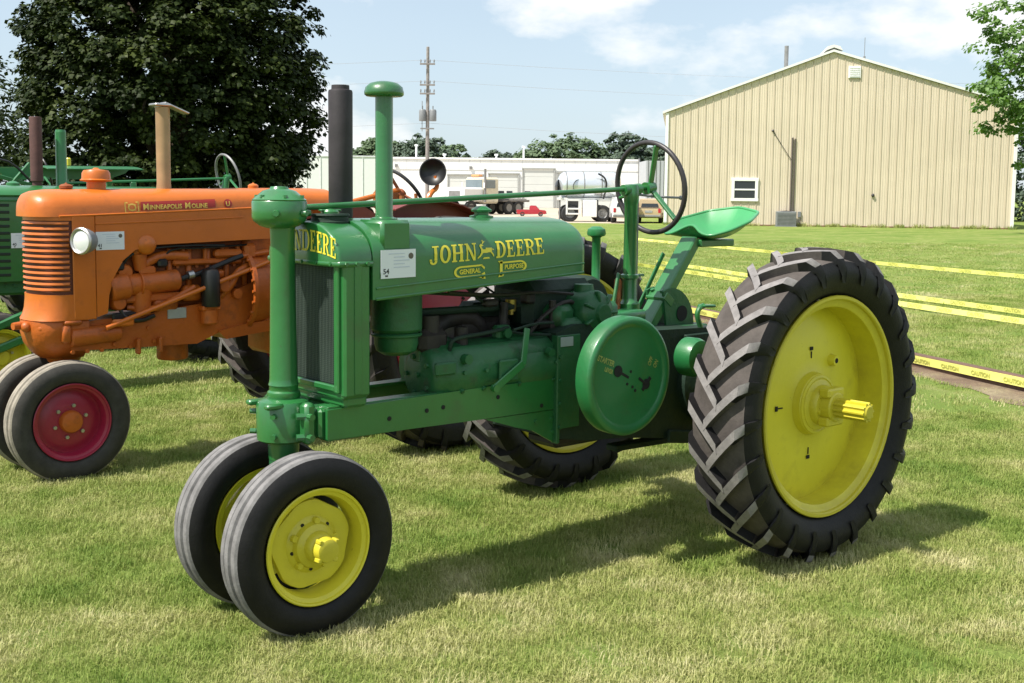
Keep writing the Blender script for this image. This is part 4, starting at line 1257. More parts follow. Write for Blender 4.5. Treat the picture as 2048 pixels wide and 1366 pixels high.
    m.bar((1.02, -.215, 1.035), (.985, -.232, .888), .010, .030, .003, up=(1, 0, 0)); m.bar((.988, -.232, .895), (.822, -.24, .804), .010, .034, .003, up=(0, 0, 1)); m.cyl((.83, -.228, .808), (.83, -.252, .808), .016, seg=12)
    m.obj('hand_lever', GREEN, T)
    m = MB(); m.box((1.36, .06, 1.10), (.42, .26, .22), .04); m.lathe([(.0, -.02), (.10, -.01), (.115, .02), (.115, .2)], (1.60, .0, 1.10), (0, 1, 0), 24); m.box((1.10, .12, 1.0), (.30, .14, .24), .03); m.box((1.62, .12, 1.03), (.34, .16, .22), .03)
    m.obj('crankcase_top', GREEN_DARK, T)
    m = MB()
    m.cyl((1.18, -.10, 1.03), (1.30, -.10, 1.03), .022, seg=10); m.cyl((1.25, -.12, .99), (1.25, -.12, 1.13), .016, seg=10); m.box((1.17, -.05, 1.14), (.05, .06, .05), .01); m.tube([(1.12, -.12, 1.0), (1.20, -.13, 1.08), (1.33, -.13, 1.13), (1.40, -.12, 1.10)], .009, 8, 1)
    m.tube([(.70, -.10, 1.19), (.95, -.10, 1.165), (1.20, -.11, 1.17), (1.38, -.11, 1.15)], .007, 6, 1); m.cyl((1.02, -.06, 1.03), (1.03, -.06, 1.13), .02, .016, 10); m.box((.96, -.05, 1.13), (.07, .04, .03), .008)
    m.obj('linkage', ENGINE, T)
    # --- main case
    m = MB()
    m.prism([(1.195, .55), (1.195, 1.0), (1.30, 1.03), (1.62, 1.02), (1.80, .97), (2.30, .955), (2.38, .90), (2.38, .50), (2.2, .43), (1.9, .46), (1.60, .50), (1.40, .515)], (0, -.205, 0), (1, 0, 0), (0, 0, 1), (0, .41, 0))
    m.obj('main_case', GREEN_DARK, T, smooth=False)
    m = MB(); m.box((1.20, -.20, .76), (.02, .04, .46), .004); m.box((1.27, -.209, .79), (.12, .01, .40), .003)
    for z in (.60, .70, .80, .90): m.bolt((1.205, -.221, z), (0, -1, 0), .009, .008)
    m.obj('case_flange', GREEN_CAST, T)
    m = MB(); m.box((1.245, -.2165, .962), (.075, .004, .040), .001); m.obj('serial_plate', PLATE, T)
    # governor housing with ribs
    m = MB()
    c = (1.455, -.10, 1.07)
    m.lathe([(0, -.12), (.05, -.118), (.085, -.10), (.098, -.07), (.10, .06), (.09, .1)], c, (0, 1, 0), 28)
    for k in range(7):
        a = k * 2 * pi / 7; m.box((c[0] + .075 * cos(a), -.205, c[2] + .075 * sin(a)), (.05, .03, .012), .004, Euler((0, -a, 0)))
    m.cyl((1.455, -.10, 1.14), (1.455, -.10, 1.19), .05, .042, 18); m.box((1.40, -.10, 1.02), (.26, .16, .07), .02); m.box((1.57, -.1, 1.05), (.1, .14, .12), .02)
    m.cyl((1.455, -.21, 1.07), (1.455, -.235, 1.07), .045, .038, 20); m.box((1.30, -.06, 1.06), (.12, .2, .10), .025)
    m.obj('governor_housing', GREEN_CAST, T, ang=45)
    # --- flywheel cover on the near side
    fc = Vector((1.352, 0, .838))
    m = MB()
    m.lathe([(.05, -.30), (.10, -.38), (.20, -.408), (.242, -.410), (.2475, -.416), (.2475, -.478), (.243, -.486), (.230, -.491), (.216, -.489), (.208, -.481), (.200, -.477), (.10, -.484), (.03, -.488), (0, -.488)], fc, (0, 1, 0), 72)
    fly = m.obj('flywheel_cover', GREEN_B, T, ang=40)
    m = MB()
    def fp(a, b, out=.4785): return Vector((fc.x + a, -out - .0085 * min(1, max(0, 1.36 - (a * a + b * b) ** .5 / .147)), fc.z + b))
    # keyhole shaped openings, worn through
    for (a, b, r, a2, b2) in ((-.074, .028, .024, -.012, -.004), (.098, -.042, .022, .050, -.012)):
        p = fp(a, b, .4797); m.cyl(p, p + Vector((0, -.0022, 0)), r, seg=14)
        q = fp(a2, b2, .4807); d = q - p; m.bar(p + Vector((0, -.001, 0)), q, .0105, .004, .001, up=(0, 1, 0))
    p = fp(.098, -.042, .4805); m.bar(p + Vector((-.022, 0, -.024)), p + Vector((.026, 0, .026)), .016, .004, .001, up=(0, 1, 0))
    for a, b in ((.0, .02), (.012, -.045), (.03, -.062), (-.02, -.03)): p = fp(a, b, .4795); m.cyl(p, p + Vector((0, -.002, 0)), .0065, seg=8)
    tag(m.obj('slots', DARKHOLE, fly), kind='stuff')
    wd = plain('worn_yellow_stencil', (.24, .29, .07), .6, var=.45, scale=60)
    m = MB()
    for s, a, b, an, sz in (('STARTER', -.188, .082, -.36, .032), ('LEVER', -.150, .036, -.36, .024), ('OFF', .122, .030, 1.0, .030), ('ON', .158, .018, 1.0, .030)):
        u = Vector((cos(an), 0, sin(an))); v = Vector((-sin(an), 0, cos(an)))
        vs_, fs = text_mesh(s, sz, (fc.x + a, 0, fc.z + b), u, v, squeeze=.74, bold=.001)
        m.add([(q.x, fp(q.x - fc.x, q.z - fc.z, .4795).y, q.z) for q in vs_], fs)
    m.obj('stencil', wd, fly, smooth=False, fix=False)
    # --- rear axle housings
    for s in (-1, 1):
        m = MB()
        m.lathe([(.17, .19), (.19, .20), (.19, .25), (.13, .27), (.085, .34), (.075, .46), (.10, .48), (.10, .56)], (2.165, 0, .70), (0, s, 0), 28)
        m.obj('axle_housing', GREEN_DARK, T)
        m = MB()
        m.lathe([(.0, .33), (.076, .332), (.088, .345), (.088, .40), (.078, .425), (.05, .432), (0, .435)], (1.872, 0, .862), (0, s, 0), 28)
        m.obj('brake_drum', GREEN_B, T)
    # --- steering column, shaft and wheel
    m = MB()
    m.cyl((.10, 0, 1.525), (1.98, 0, 1.618), .0115, seg=12); m.lathe([(.0, 1.80), (.02, 1.80), (.022, 1.83), (.0, 1.83)], (0, 0, 1.520), (1, 0, .0495), 14)
    m.obj('steering_shaft', GREEN, T)
    m = MB()
    m.lathe([(.050, .99), (.050, 1.075), (.038, 1.085), (.033, 1.10), (.031, 1.19), (.042, 1.195), (.042, 1.21), (.031, 1.215), (.030, 1.54), (.034, 1.548), (.036, 1.60), (.030, 1.63), (.0, 1.635)], (1.855, 0, 0), (0, 0, 1), 24)
    m.tube([(1.80, 0, 1.604), (1.91, 0, 1.612)], .026, 14); m.box((1.90, 0, 1.205), (.10, .018, .012), .003)
    m.obj('steering_column', GREEN, T, ang=40)
    m = MB()
    m.cyl((1.915, .015, .96), (1.915, .015, 1.60), .007, seg=8); m.tube([(1.90, 0, 1.585), (2.0, -.03, 1.575), (2.13, -.06, 1.572)], .0055, 8); m.ball((2.135, -.061, 1.572), .011, 10)
    m.obj('throttle_rod', DULL, T)
    wc = Vector((1.985, 0, 1.618)); ax = Vector((.93, 0, .12)).normalized()
    su = Vector((0, -1, 0)); sv = ax.cross(su).normalized()
    if sv.z < 0: sv = -sv
    m = MB()
    m.tube([wc + (su * cos(2 * pi * k / 48) + sv * sin(2 * pi * k / 48)) * .213 for k in range(48)], .0125, 12, closed=True)
    sw = m.obj('steering_wheel', WHEELRIM, T)
    m = MB()
    m.cyl(wc - ax * .035, wc + ax * .02, .030, .026, 18)
    for a in (74, 194, 314):
        d = su * cos(radians(a)) + sv * sin(radians(a))
        m.bar(wc + d * .02, wc + d * .207, .014, .030, .004, up=ax)
    m.obj('spokes', GREEN, sw)
    # --- breather
    m = MB(); m.lathe([(.045, 1.00), (.045, 1.06), (.034, 1.07), (.034, 1.11), (.040, 1.13), (.028, 1.165), (.020, 1.18), (.020, 1.385), (.030, 1.395)], (1.665, .035, 0), (0, 0, 1), 20)
    m.lathe([(.022, 1.39), (.040, 1.395), (.044, 1.405), (.040, 1.425), (.020, 1.437), (0, 1.438)], (1.665, .035, 0), (0, 0, 1), 24)
    m.box((1.62, .03, 1.05), (.20, .16, .08), .02); m.box((1.70, 0, 1.03), (.30, .24, .05), .01)
    m.obj('breather_pipe', GREEN_B, T, ang=45)
    m = MB(); m.bar((1.755, -.01, 1.00), (1.80, .02, 1.19), .03, .05, .006); m.obj('clutch_lever', RUST_OR, T); 
    m = MB(); m.bar((1.70, -.03, 1.00), (1.78, 0, 1.22), .012, .022, .003); m.obj('shift_lever', GREEN, T)
    # --- seat support
    m = MB()
    m.bar((1.965, 0, .955), (2.295, 0, 1.370), .096, .052, .006, up=(0, 0, 1))
    m.box((2.42, -.01, 1.350), (.26, .11, .036), .006)
    b = m.obj('seat_beam', GREEN, T)
    m = MB(); m.bar((2.055, 0, 1.068), (2.085, 0, 1.106), .122, .075, .006, up=(0, 0, 1)); m.bolt((2.055, -.03, 1.118), (-.5, 0, 1), .012, .016); m.bolt((2.055, .03, 1.118), (-.5, 0, 1), .012, .016); m.obj('beam_clamp', GREEN, T)
    m = MB()
    pts = [(2.06, .945)] + [(2.09 + .165 * cos(a), .955 + .185 * sin(a)) for a in np.linspace(pi * .62, .04, 12)] + [(2.27, .945)]
    for s in (-1, 1): m.prism(pts, (0, s * .052 - .006, 0), (1, 0, 0), (0, 0, 1), (0, .012, 0))
    m.box((2.16, 0, .95), (.28, .22, .02), .004)
    m.obj('seat_bracket', GREEN_CAST, T, smooth=False)
    m = MB(); m.cyl((2.165, -.060, 1.015), (2.165, -.062, 1.015), .038, seg=20); m.obj('bracket_hole', DARKHOLE, T)
    m = MB(); m.bar((1.96, .075, .98), (2.175, .075, 1.30), .010, .024, .003); m.obj('brake_lever', GREEN, T)
    m = MB(); m.box((2.21, -.01, .925), (.40, .42, .022), .004); m.box((2.21, -.22, .91), (.40, .012, .05), .003); m.obj('platform', GREEN_DARK, T)
    m = MB(); m.tube([(2.17, -.19, .92), (2.145, -.19, .97), (2.12, -.19, 1.02), (2.135, -.19, 1.052), (2.17, -.19, 1.062)], .013, 10, 2); m.bar((2.15, -.19, 1.062), (2.235, -.19, 1.058), .05, .014, .005); m.obj('foot_pedal', GREEN, T)
    # pan seat
    m = MB()
    kn = [(0, 2.665, 0, 1.530), (35, 2.615, .160, 1.508), (85, 2.46, .228, 1.465), (125, 2.33, .205, 1.420), (150, 2.262, .145, 1.394), (163, 2.258, .085, 1.400), (173, 2.285, .035, 1.434), (180, 2.298, 0, 1.448)]
    A_ = np.arange(0, 361, 3.75)
    sg = np.where(A_ <= 180, 1, -1); aa = np.where(A_ <= 180, A_, 360 - A_)
    K_ = np.array(kn)
    RIM = np.stack([np.interp(aa, K_[:, 0], K_[:, 1]), sg * np.interp(aa, K_[:, 0], K_[:, 2]), np.interp(aa, K_[:, 0], K_[:, 3])], 1)[:-1]
    for _ in range(3): RIM = .25 * np.roll(RIM, 1, 0) + .5 * RIM + .25 * np.roll(RIM, -1, 0)
    C_ = np.array([2.435, 0, 1.374])
    def seat(u, v):
        k = int(round(v * 96)) % 96
        q = RIM[k]
        x, y = C_[0] + (q[0] - C_[0]) * u, q[1] * u
        ridge = math.exp(-(y / .03) ** 2) * (1 if q[0] < 2.4 else 0)
        e = 2.3 + 1.4 * ridge
        return Vector((x, y, C_[2] + (q[2] - C_[2]) * u ** e))
    m.sheet(lambda u, v: seat(.02 + .98 * u, v), 16, 96, (0, 0, -.006))
    rim = [seat(1.0, k / 96) + Vector((0, 0, -.004)) for k in range(96)]
    m.tube(rim, .0075, 8, closed=True)
    s_ = m.obj('seat', GREEN_SEAT, T, ang=50)
    m = MB(); p = seat(0.04, 0) + Vector((0, 0, .001)); m.cyl(p, p + Vector((0, 0, .006)), .014, .012, 10); m.obj('seat_bolt', RUST_OR, s_)
    # --- drawbar and underside
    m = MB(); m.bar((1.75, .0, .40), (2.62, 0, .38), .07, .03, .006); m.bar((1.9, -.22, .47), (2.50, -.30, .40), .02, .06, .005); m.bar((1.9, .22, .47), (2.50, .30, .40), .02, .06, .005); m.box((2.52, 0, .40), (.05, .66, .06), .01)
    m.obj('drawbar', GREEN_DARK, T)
    m = MB(); m.tube([(1.3, .1, .55), (1.5, .12, .50), (1.8, .16, .46)], .02, 8); m.box((1.45, 0, .50), (.3, .2, .06), .02); m.obj('sump', ENGINE, T)
    return T
GREEN_SEAT = paint('seat_paint', (0.040, 0.26, 0.085), 0.30, dirt_amt=.2, coat=.5, wave=.05)
HERO = green_tractor()
card('exhibit_card', (.268, -.2545, 1.270), (1, 0, .015), (0, 0, 1), .156, .104, '54', 'white exhibit card with a printed number taped to the hood of the nearest green tractor')
# ------------------------------------------------------------------ the orange tractor beside it
def plan_ring(x0, x1, hw, nose, z, n=10):
    """outline seen from above: rounded nose at x0, square tail at x1"""
    pts = []
    for i in range(n + 1):
        a = -pi / 2 + pi * i / n
        pts.append((x0 + nose - nose * cos(a) ** .8 if cos(a) > 1e-6 else x0 + nose, hw * sin(a), z))
    return pts + [(x1, hw, z), (x1, -hw, z)]
def orange_tractor():
    T = empty('tractor', (.157, 2.75, 0), 0, 'orange tractor with a slatted wrap-round grille, dark red wheels and a tan exhaust pipe', 'tractor', 'vintage tractors parked in a row')
    OLD = [TYRE_OLD, TYRE_DUST, TYRE_DUST]
    rear_wheel(T, 'rear_wheel', (2.12, -.83, .715), RED, R0=.69, hub=False, rot=.5, hw=.17, tyre_mats=[TYRE, TYRE_DUST, TYRE_DUST])
    rear_wheel(T, 'rear_wheel', (2.12, .83, .715), RED, flip=True, R0=.69, hub=False, hw=.17)
    FT = [TYRE_OLD, rubber('worn_tan_rib_rubber', (.26, .23, .19), .4, .85)]
    front_wheel(T, 'front_wheel', (.0, -.185, .322), RED, hub_mat=ORANGE_CAST, style='red', tyre_mats=FT, R0=.328)
    front_wheel(T, 'front_wheel', (.0, .185, .322), RED, flip=True, hub_mat=ORANGE_CAST, style='red', tyre_mats=FT, R0=.328)
    HW = .205
    # hood top shell, rounded nose
    m = MB()
    secs = []
    def sec(x, k, zs0, zt, n=14):
        pts = []
        for i in range(n + 1):
            a = pi * i / n
            c, s = cos(a), sin(a)
            pts.append((x, -HW * k * (abs(c) ** .72) * (1 if c > 0 else -1), zs0 + (zt - zs0) * k ** .6 * (s ** .72)))
        return pts
    for x, k in ((-.158, .30), (-.150, .55), (-.130, .76), (-.095, .90), (-.04, .98), (.03, 1.0), (.4, 1.0), (.8, 1.0), (1.3, 1.0), (1.62, 1.0), (1.70, .96)):
        zs0 = 1.432 + .055 * max(0, min(1, (x - 0) / 1.4))
        secs.append(sec(x, k, zs0, 1.580 + .022 * max(0, min(1, x / 1.4))))
    m.loft(secs)
    m.tube([(x, -HW - .001, 1.436 + .055 * max(0, x) / 1.4) for x in (-.03, .15, .5, 1.0, 1.5, 1.68)], .006, 6)
    hood = m.obj('hood', ORANGE, T, ang=40)
    for x, r, h, nm in ((.085, .036, .024, 'radiator_cap'), (1.235, .032, .026, 'fuel_cap')):
        m = MB(); z = 1.574 + .012 * x
        m.lathe([(r * .8, z - .02), (r * .8, z + .008), (r, z + .010), (r, z + h), (r * .7, z + h + .008), (.008, z + h + .012), (0, z + h + .02)], (x, 0, 0), (0, 0, 1), 20); m.obj(nm, ORANGE_DARK if r > .033 else ORANGE, hood)
    m = MB(); m.lathe([(.052, 1.56), (.052, 1.622), (.085, 1.628), (.088, 1.634), (.078, 1.640), (.076, 1.672), (.066, 1.688), (.02, 1.694), (.012, 1.702), (0, 1.703)], (.255, 0, 0), (0, 0, 1), 30); m.obj('air_intake_cap', ORANGE, hood, ang=50)
    m = MB(); m.lathe([(.040, 1.50), (.043, 1.59), (.040, 1.62), (.041, 2.06), (.034, 2.062), (.034, 2.0)], (.655, 0, 0), (0, 0, 1), 24); ex = m.obj('exhaust_pipe', TANPIPE, hood)
    m = MB(); m.box((.64, 0, 2.072), (.10, .10, .016), .006); m.bar((.655, 0, 2.086), (.80, -.01, 2.030), .088, .010, .003, up=(0, 0, 1)); m.box((.628, 0, 2.068), (.03, .05, .03), .006); m.obj('rain_flap', STEEL, ex)
    # nose: shell behind the slats, slats one by one
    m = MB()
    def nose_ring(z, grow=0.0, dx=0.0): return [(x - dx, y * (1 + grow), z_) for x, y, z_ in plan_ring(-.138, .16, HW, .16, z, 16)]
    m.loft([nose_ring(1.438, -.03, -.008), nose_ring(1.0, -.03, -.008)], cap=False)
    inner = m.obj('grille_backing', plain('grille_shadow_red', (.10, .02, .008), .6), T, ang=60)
    m = MB()
    m.loft([nose_ring(1.436, .0), nose_ring(1.412, .0)])
    m.obj('nose_band', ORANGE, T, ang=40)
    m = MB()
    m.loft([nose_ring(1.012, 0), nose_ring(.985, .0, .0), nose_ring(.93, .01, .006), nose_ring(.895, .02, .016), nose_ring(.872, .02, .03)])
    m.obj('nose_shell', ORANGE, T, ang=40)
    for k in range(13):
        z = 1.398 - k * .0298
        m = MB()
        a = nose_ring(z + .0085, .004, .002)[:17]; b = nose_ring(z - .004, .012, .006)[:17]; c = nose_ring(z - .009, -.02, -.006)[:17]
        m.loft([a, b, c], cap=False, closed_ring=False)
        o = m.obj('grille_slat', ORANGE, T, ang=60)
    m = MB()   # plain cheeks either side, from slat ends back to the seam; slightly proud
    for s in (-1, 1): m.box((.098, s * (HW + .0005), 1.155), (.125, .012, .565), .005)
    m.box((-.0, 0, 1.208), (.05, .36, .44), .004)
    m.obj('cheek_panel', ORANGE, T)
    # side sheets with the arched cut-out
    for s in (-1, 1):
        m = MB()
        arc = [(.222, .90), (.232, 1.0), (.262, 1.10), (.315, 1.19), (.385, 1.245), (.475, 1.272), (.8, 1.282), (1.24, 1.296)]
        pr = [(.163, .882), (.163, 1.436), (1.24, 1.484), (1.24, 1.296)] + arc[::-1][1:]
        m.prism(pr, (0, s * HW - .003, 0), (1, 0, 0), (0, 0, 1), (0, .006, 0))
        m.tube([(.165, s * (HW + .004), 1.393), (.6, s * (HW + .004), 1.407), (1.05, s * (HW + .004), 1.425)], .0045, 6)
        m.ball((.455, s * .195, 1.275), .06, 14, (1, .6, 1))
        m.obj('side_panel', ORANGE, T, ang=40)
    # maker's band
    def side_y(z): return -HW * (max(0.0, 1 - ((z - 1.45) / .14) ** 2)) ** .5 if z > 1.45 else -HW
    m = MB()
    def strip(x0, x1, z0, z1, off, tilt=.012):
        n = 4
        for i in range(n):
            za, zb = z0 + (z1 - z0) * i / n, z0 + (z1 - z0) * (i + 1) / n
            q = []
            for x, z in ((x0, za), (x1, za + tilt), (x1, zb + tilt), (x0, zb)):
                q.append((x, hood_y(x, z) - off, z))
            m.add(q, [(0, 1, 2, 3)])
    def hood_y(x, z):
        zs0 = 1.432 + .055 * max(0, min(1, x / 1.4)); zt = 1.580 + .022 * max(0, min(1, x / 1.4))
        t = max(0, min(.999, (z - zs0) / (zt - zs0)))
        s = t ** (1 / .72); return -HW * (1 - s * s) ** .36
    for i in range(6):
        x0 = .425 + i * .0755; strip(x0, x0 + .0755, 1.466 + .003 * i, 1.514 + .003 * i, .0025, .003)
    lx = .958
    for k in range(16):
        a0, a1 = 2 * pi * k / 16, 2 * pi * (k + 1) / 16
        q = [(lx, 1.5065)] + [(lx + .026 * cos(a), 1.5065 + .026 * sin(a)) for a in (a0, a1)]
        m.add([(x, hood_y(x, z) - .0025, z) for x, z in q], [(0, 1, 2)])
    m.obj('maker_band', DECAL_R, hood, smooth=False, fix=False)
    gold = plain('gold_decal', (.62, .40, .07), .45, var=.06)
    m = MB()
    for s, sz, x, z in (('M', .048, .436, 1.470), ('INNEAPOLIS', .036, .474, 1.472), ('M', .048, .686, 1.478), ('OLINE', .036, .726, 1.480), ('U', .040, .943, 1.492)):
        vs_, fs = text_mesh(s, sz, (x, 0, z), (1, 0, .036), (0, 0, 1), squeeze=.98, bold=.0012)
        vs_ = [(v.x, hood_y(v.x, v.z) - .0042, v.z) for v in vs_]
        m.add(vs_, fs)
    m.obj('lettering', gold, hood, smooth=False, fix=False)
    m = MB()
    for q in [rq(.332, .338, 1.452, 1.512), rq(.408, .414, 1.456, 1.516), rq(.338, .350, 1.452, 1.458), rq(.396, .408, 1.455, 1.461), rq(.338, .350, 1.506, 1.512), rq(.396, .408, 1.510, 1.516)] + subdiv([rq(.352, .394, 1.466, 1.472), rq(.352, .394, 1.496, 1.502)], 1) + ellring(.373, 1.484, .024, .022, .016, .014, 0, 2 * pi, 14):
        m.add([(x, hood_y(x, z) - .003, z) for x, z in q], [(0, 1, 2, 3)])
    m.obj('maker_emblem', gold, hood, smooth=False, fix=False)
    # headlamp on the near cheek, and its twin
    for s in (-1, 1):
        m = MB(); c = Vector((.062, s * .285, 1.305)); d = Vector((-.90, s * .42, .03)).normalized()
        m.lathe([(.0, -.085), (.03, -.08), (.055, -.055), (.070, -.012), (.073, .012), (.066, .014)], c, d, 26)
        m.bar(c - d * .04 + Vector((0, 0, -.02)), (.11, s * .205, 1.26), .02, .02, .004)
        hl = m.obj('headlamp', GREYBOX, T)
        m = MB(); m.lathe([(.060, .010), (.045, .016), (.02, .020), (0, .021)], c, d, 26); m.obj('lens', LAMP, hl)
        m = MB(); m.lathe([(.073, .008), (.074, .016), (.066, .022), (.059, .018), (.058, .010)], c, d, 26); m.obj('bezel', STEEL, hl)
    # front casting
    m = MB()
    secs = []
    for z, k, dx in ((.868, 1.0, .0), (.855, 1.03, .0), (.80, 1.02, -.002), (.74, .93, .012), (.69, .76, .045), (.655, .55, .09)):
        secs.append([((x + dx) if x < 0 else x * 1.0, y * k * .92, z) for x, y, _ in [(p[0] - .028, p[1], 0) for p in plan_ring(-.14, .15, HW, .15, 0, 16)]])
    m.loft(secs)
    m.cyl((.02, -.165, .775), (.30, -.175, .79), .055, .05, 18, .01); m.box((-.005, -.19, .80), (.05, .05, .10), .012); m.box((.03, -.19, .86), (.10, .05, .03), .01)
    m.cyl((-.165, -.03, .845), (-.235, -.045, .842), .024, .02, 12); m.ball((-.17, -.06, .835), .03, 10); m.ball((-.11, -.13, .83), .026, 10)
    for x in (.02, .10, .18): m.bolt((x, -.21, .70), (0, -1, 0), .012, .012)
    m.obj('front_casting', ORANGE_CAST, T, ang=45)
    m = MB(); m.lathe([(.06, .34), (.06, .60), (.085, .63), (.10, .66)], (.05, 0, 0), (0, 0, 1), 24); m.cyl((0, -.14, .33), (0, .14, .33), .035, seg=14); m.obj('front_axle', ORANGE_CAST, T)
    # engine and side frame
    m = MB()
    m.prism([(.03, .70), (.45, .69), (.77, .685), (.92, .745), (1.10, .775), (1.26, .79), (1.26, 1.08), (1.05, 1.0), (.80, .92), (.62, .90), (.42, .87), (.16, .862), (.03, .84)], (0, -.165, 0), (1, 0, 0), (0, 0, 1), (0, .33, 0))
    m.prism([(.95, .70), (1.30, .735), (1.30, .80), (1.05, .78), (.90, .75)], (0, -.18, 0), (1, 0, 0), (0, 0, 1), (0, .36, 0))
    for x, z in ((.27, .72), (.36, .70), (.42, .73), (.50, .72), (.47, .80)): m.bolt((x, -.165, z), (0, -1, 0), .012, .012)
    for x in (.40, .53): m.box((x, -.185, .70), (.022, .05, .09), .008)
    m.obj('engine_frame', ORANGE_CAST, T, smooth=False)
    m = MB(); m.lathe([(.06, .58), (.085, .585), (.092, .60), (.088, .70), (.10, .72)], (.69, 0, 0), (0, 0, 1), 24); m.lathe([(.06, .58), (0, .575)], (.69, 0, 0), (0, 0, 1), 24); m.obj('oil_sump', ORANGE_CAST, T)
    m = MB()   # block above the frame, in the cut-out
    m.box((.78, .0, 1.08), (.98, .24, .36), .02); m.box((.80, 0, 1.27), (.9, .2, .10), .02)
    m.obj('engine_block', ORANGE_DARK, T)
    m = MB()
    m.cyl((.25, -.155, 1.03), (.36, -.155, 1.045), .078, .078, 22, .012); m.cyl((.35, -.155, 1.045), (.66, -.155, 1.065), .062, .062, 22, .01); m.cyl((.42, -.16, 1.05), (.43, -.16, 1.05), .07, seg=22)
    m.box((.50, -.15, .97), (.34, .06, .05), .012); m.cyl((.44, -.15, .88), (.44, -.15, 1.02), .05, .06, 16); m.box((.47, -.155, 1.125), (.10, .06, .05), .012)
    m.obj('starter_motor', ORANGE_CAST, T)
    m = MB()   # castings that fill the cut-out: governor, water jacket ribs, pipes and bosses
    for x in (.62, .74, .86, .98, 1.10): m.box((x, -.128, 1.10), (.035, .03, .30), .01); m.bolt((x + .05, -.12, 1.02), (0, -1, 0), .014, .016); m.bolt((x + .05, -.12, 1.14), (0, -1, 0), .012, .016)
    m.cyl((.34, -.12, 1.12), (.34, -.18, 1.12), .05, .045, 18, .008); m.cyl((.30, -.14, .95), (.30, -.19, .95), .045, .04, 16, .006); m.box((.58, -.14, .93), (.16, .07, .10), .02); m.box((.74, -.15, .985), (.12, .08, .09), .02)
    m.tube([(.36, -.14, .92), (.50, -.19, .90), (.62, -.19, .96), (.75, -.18, 1.02)], .018, 10, 1); m.tube([(.92, -.15, .95), (.98, -.19, 1.02), (1.02, -.19, 1.10), (1.10, -.17, 1.13)], .022, 10, 1)
    m.cyl((.94, -.13, 1.02), (.94, -.20, 1.02), .045, .04, 16, .006); m.cyl((1.02, -.14, .97), (1.02, -.20, .97), .03, .03, 12); m.box((.90, -.15, 1.09), (.10, .05, .05), .012)
    m.obj('side_castings', ORANGE_CAST, T, ang=45)
    m = MB()
    m.tube([(.45, -.14, 1.14), (.50, -.15, 1.19), (.60, -.145, 1.21), (.72, -.15, 1.20)], .030, 12, 1); m.cyl((.44, -.15, 1.13), (.43, -.15, 1.22), .035, .045, 14); m.ball((.415, -.15, 1.24), .04, 12)
    m.box((.85, -.14, 1.165), (.44, .05, .035), .01); m.box((.98, -.15, 1.21), (.18, .06, .05), .015); m.cyl((1.02, -.17, 1.185), (1.24, -.17, 1.215), .018, seg=10); m.box((1.12, -.15, 1.22), (.08, .08, .1), .02)
    for x in (.70, .84, .95, 1.05): m.cyl((x, -.14, 1.15), (x, -.14, 1.26), .014, seg=8)
    m.obj('manifold', ORANGE_CAST, T)
    m = MB(); m.tube([(.66, -.16, 1.06), (.70, -.17, 1.08), (.74, -.17, 1.085), (.80, -.17, 1.10), (.98, -.18, 1.17), (1.06, -.18, 1.195)], .016, 10, 1); m.box((.56, -.165, 1.165), (.06, .05, .05), .012); m.box((.31, -.17, 1.16), (.05, .04, .06), .012)
    m.tube([(.33, -.15, 1.15), (.36, -.17, 1.21), (.45, -.17, 1.25), (.7, -.17, 1.265), (.95, -.17, 1.26)], .007, 6, 1)
    m.tube([(.56, -.16, 1.19), (.62, -.18, 1.25), (.8, -.17, 1.245), (1.1, -.17, 1.26)], .006, 6, 1)
    m.tube([(.30, -.17, .93), (.33, -.18, .86), (.42, -.18, .84), (.5, -.19, .87)], .012, 8, 1); m.box((.33, -.17, .875), (.14, .03, .04), .008)
    m.obj('cables', BLACK, T)
    m = MB(); m.cyl((.715, -.17, 1.088), (.748, -.17, 1.094), .026, seg=12); m.obj('switch', STEEL, T)
    m = MB(); m.lathe([(0, .905), (.050, .905), (.054, .912), (.054, 1.09), (.046, 1.118), (.02, 1.130), (.012, 1.135), (0, 1.15)], (.835, -.215, 0), (0, 0, 1), 26); m.obj('oil_filter', BLACK, T, ang=45)
    m = MB(); m.box((.835, -.19, .895), (.12, .09, .03), .008); m.cyl((.835, -.195, .80), (.835, -.195, .89), .05, .05, 18, .008); m.obj('filter_bracket', ORANGE_CAST, T)
    m = MB(); m.cyl((.20, -.235, .822), (1.42, -.225, 1.225), .0135, seg=12); m.box((.30, -.225, .845), (.12, .03, .04), .008); m.obj('steering_rod', ORANGE, T)
    m = MB(); m.box((.645, -.168, .873), (.115, .006, .062), .002); m.obj('serial_plate', PLATE, T)
    m = MB()   # bell housing, gearbox
    m.lathe([(.27, 1.085), (.285, 1.09), (.285, 1.115), (.265, 1.125), (.255, 1.20), (.20, 1.36), (.19, 1.5)], (0, 0, .985), (1, 0, 0), 36)
    for k in range(26):
        a = 2 * pi * k / 26; m.bolt((1.088, .275 * cos(a), .985 + .275 * sin(a)), (-1, 0, 0), .010, .012)
    m.box((1.62, 0, .85), (.70, .36, .56), .03); m.box((2.1, 0, .72), (.5, .40, .44), .03); m.cyl((2.12, -.72, .715), (2.12, .72, .715), .075, seg=20); m.box((1.35, 0, 1.25), (.5, .3, .25), .03)
    m.obj('gearbox', ORANGE_CAST, T, ang=45)
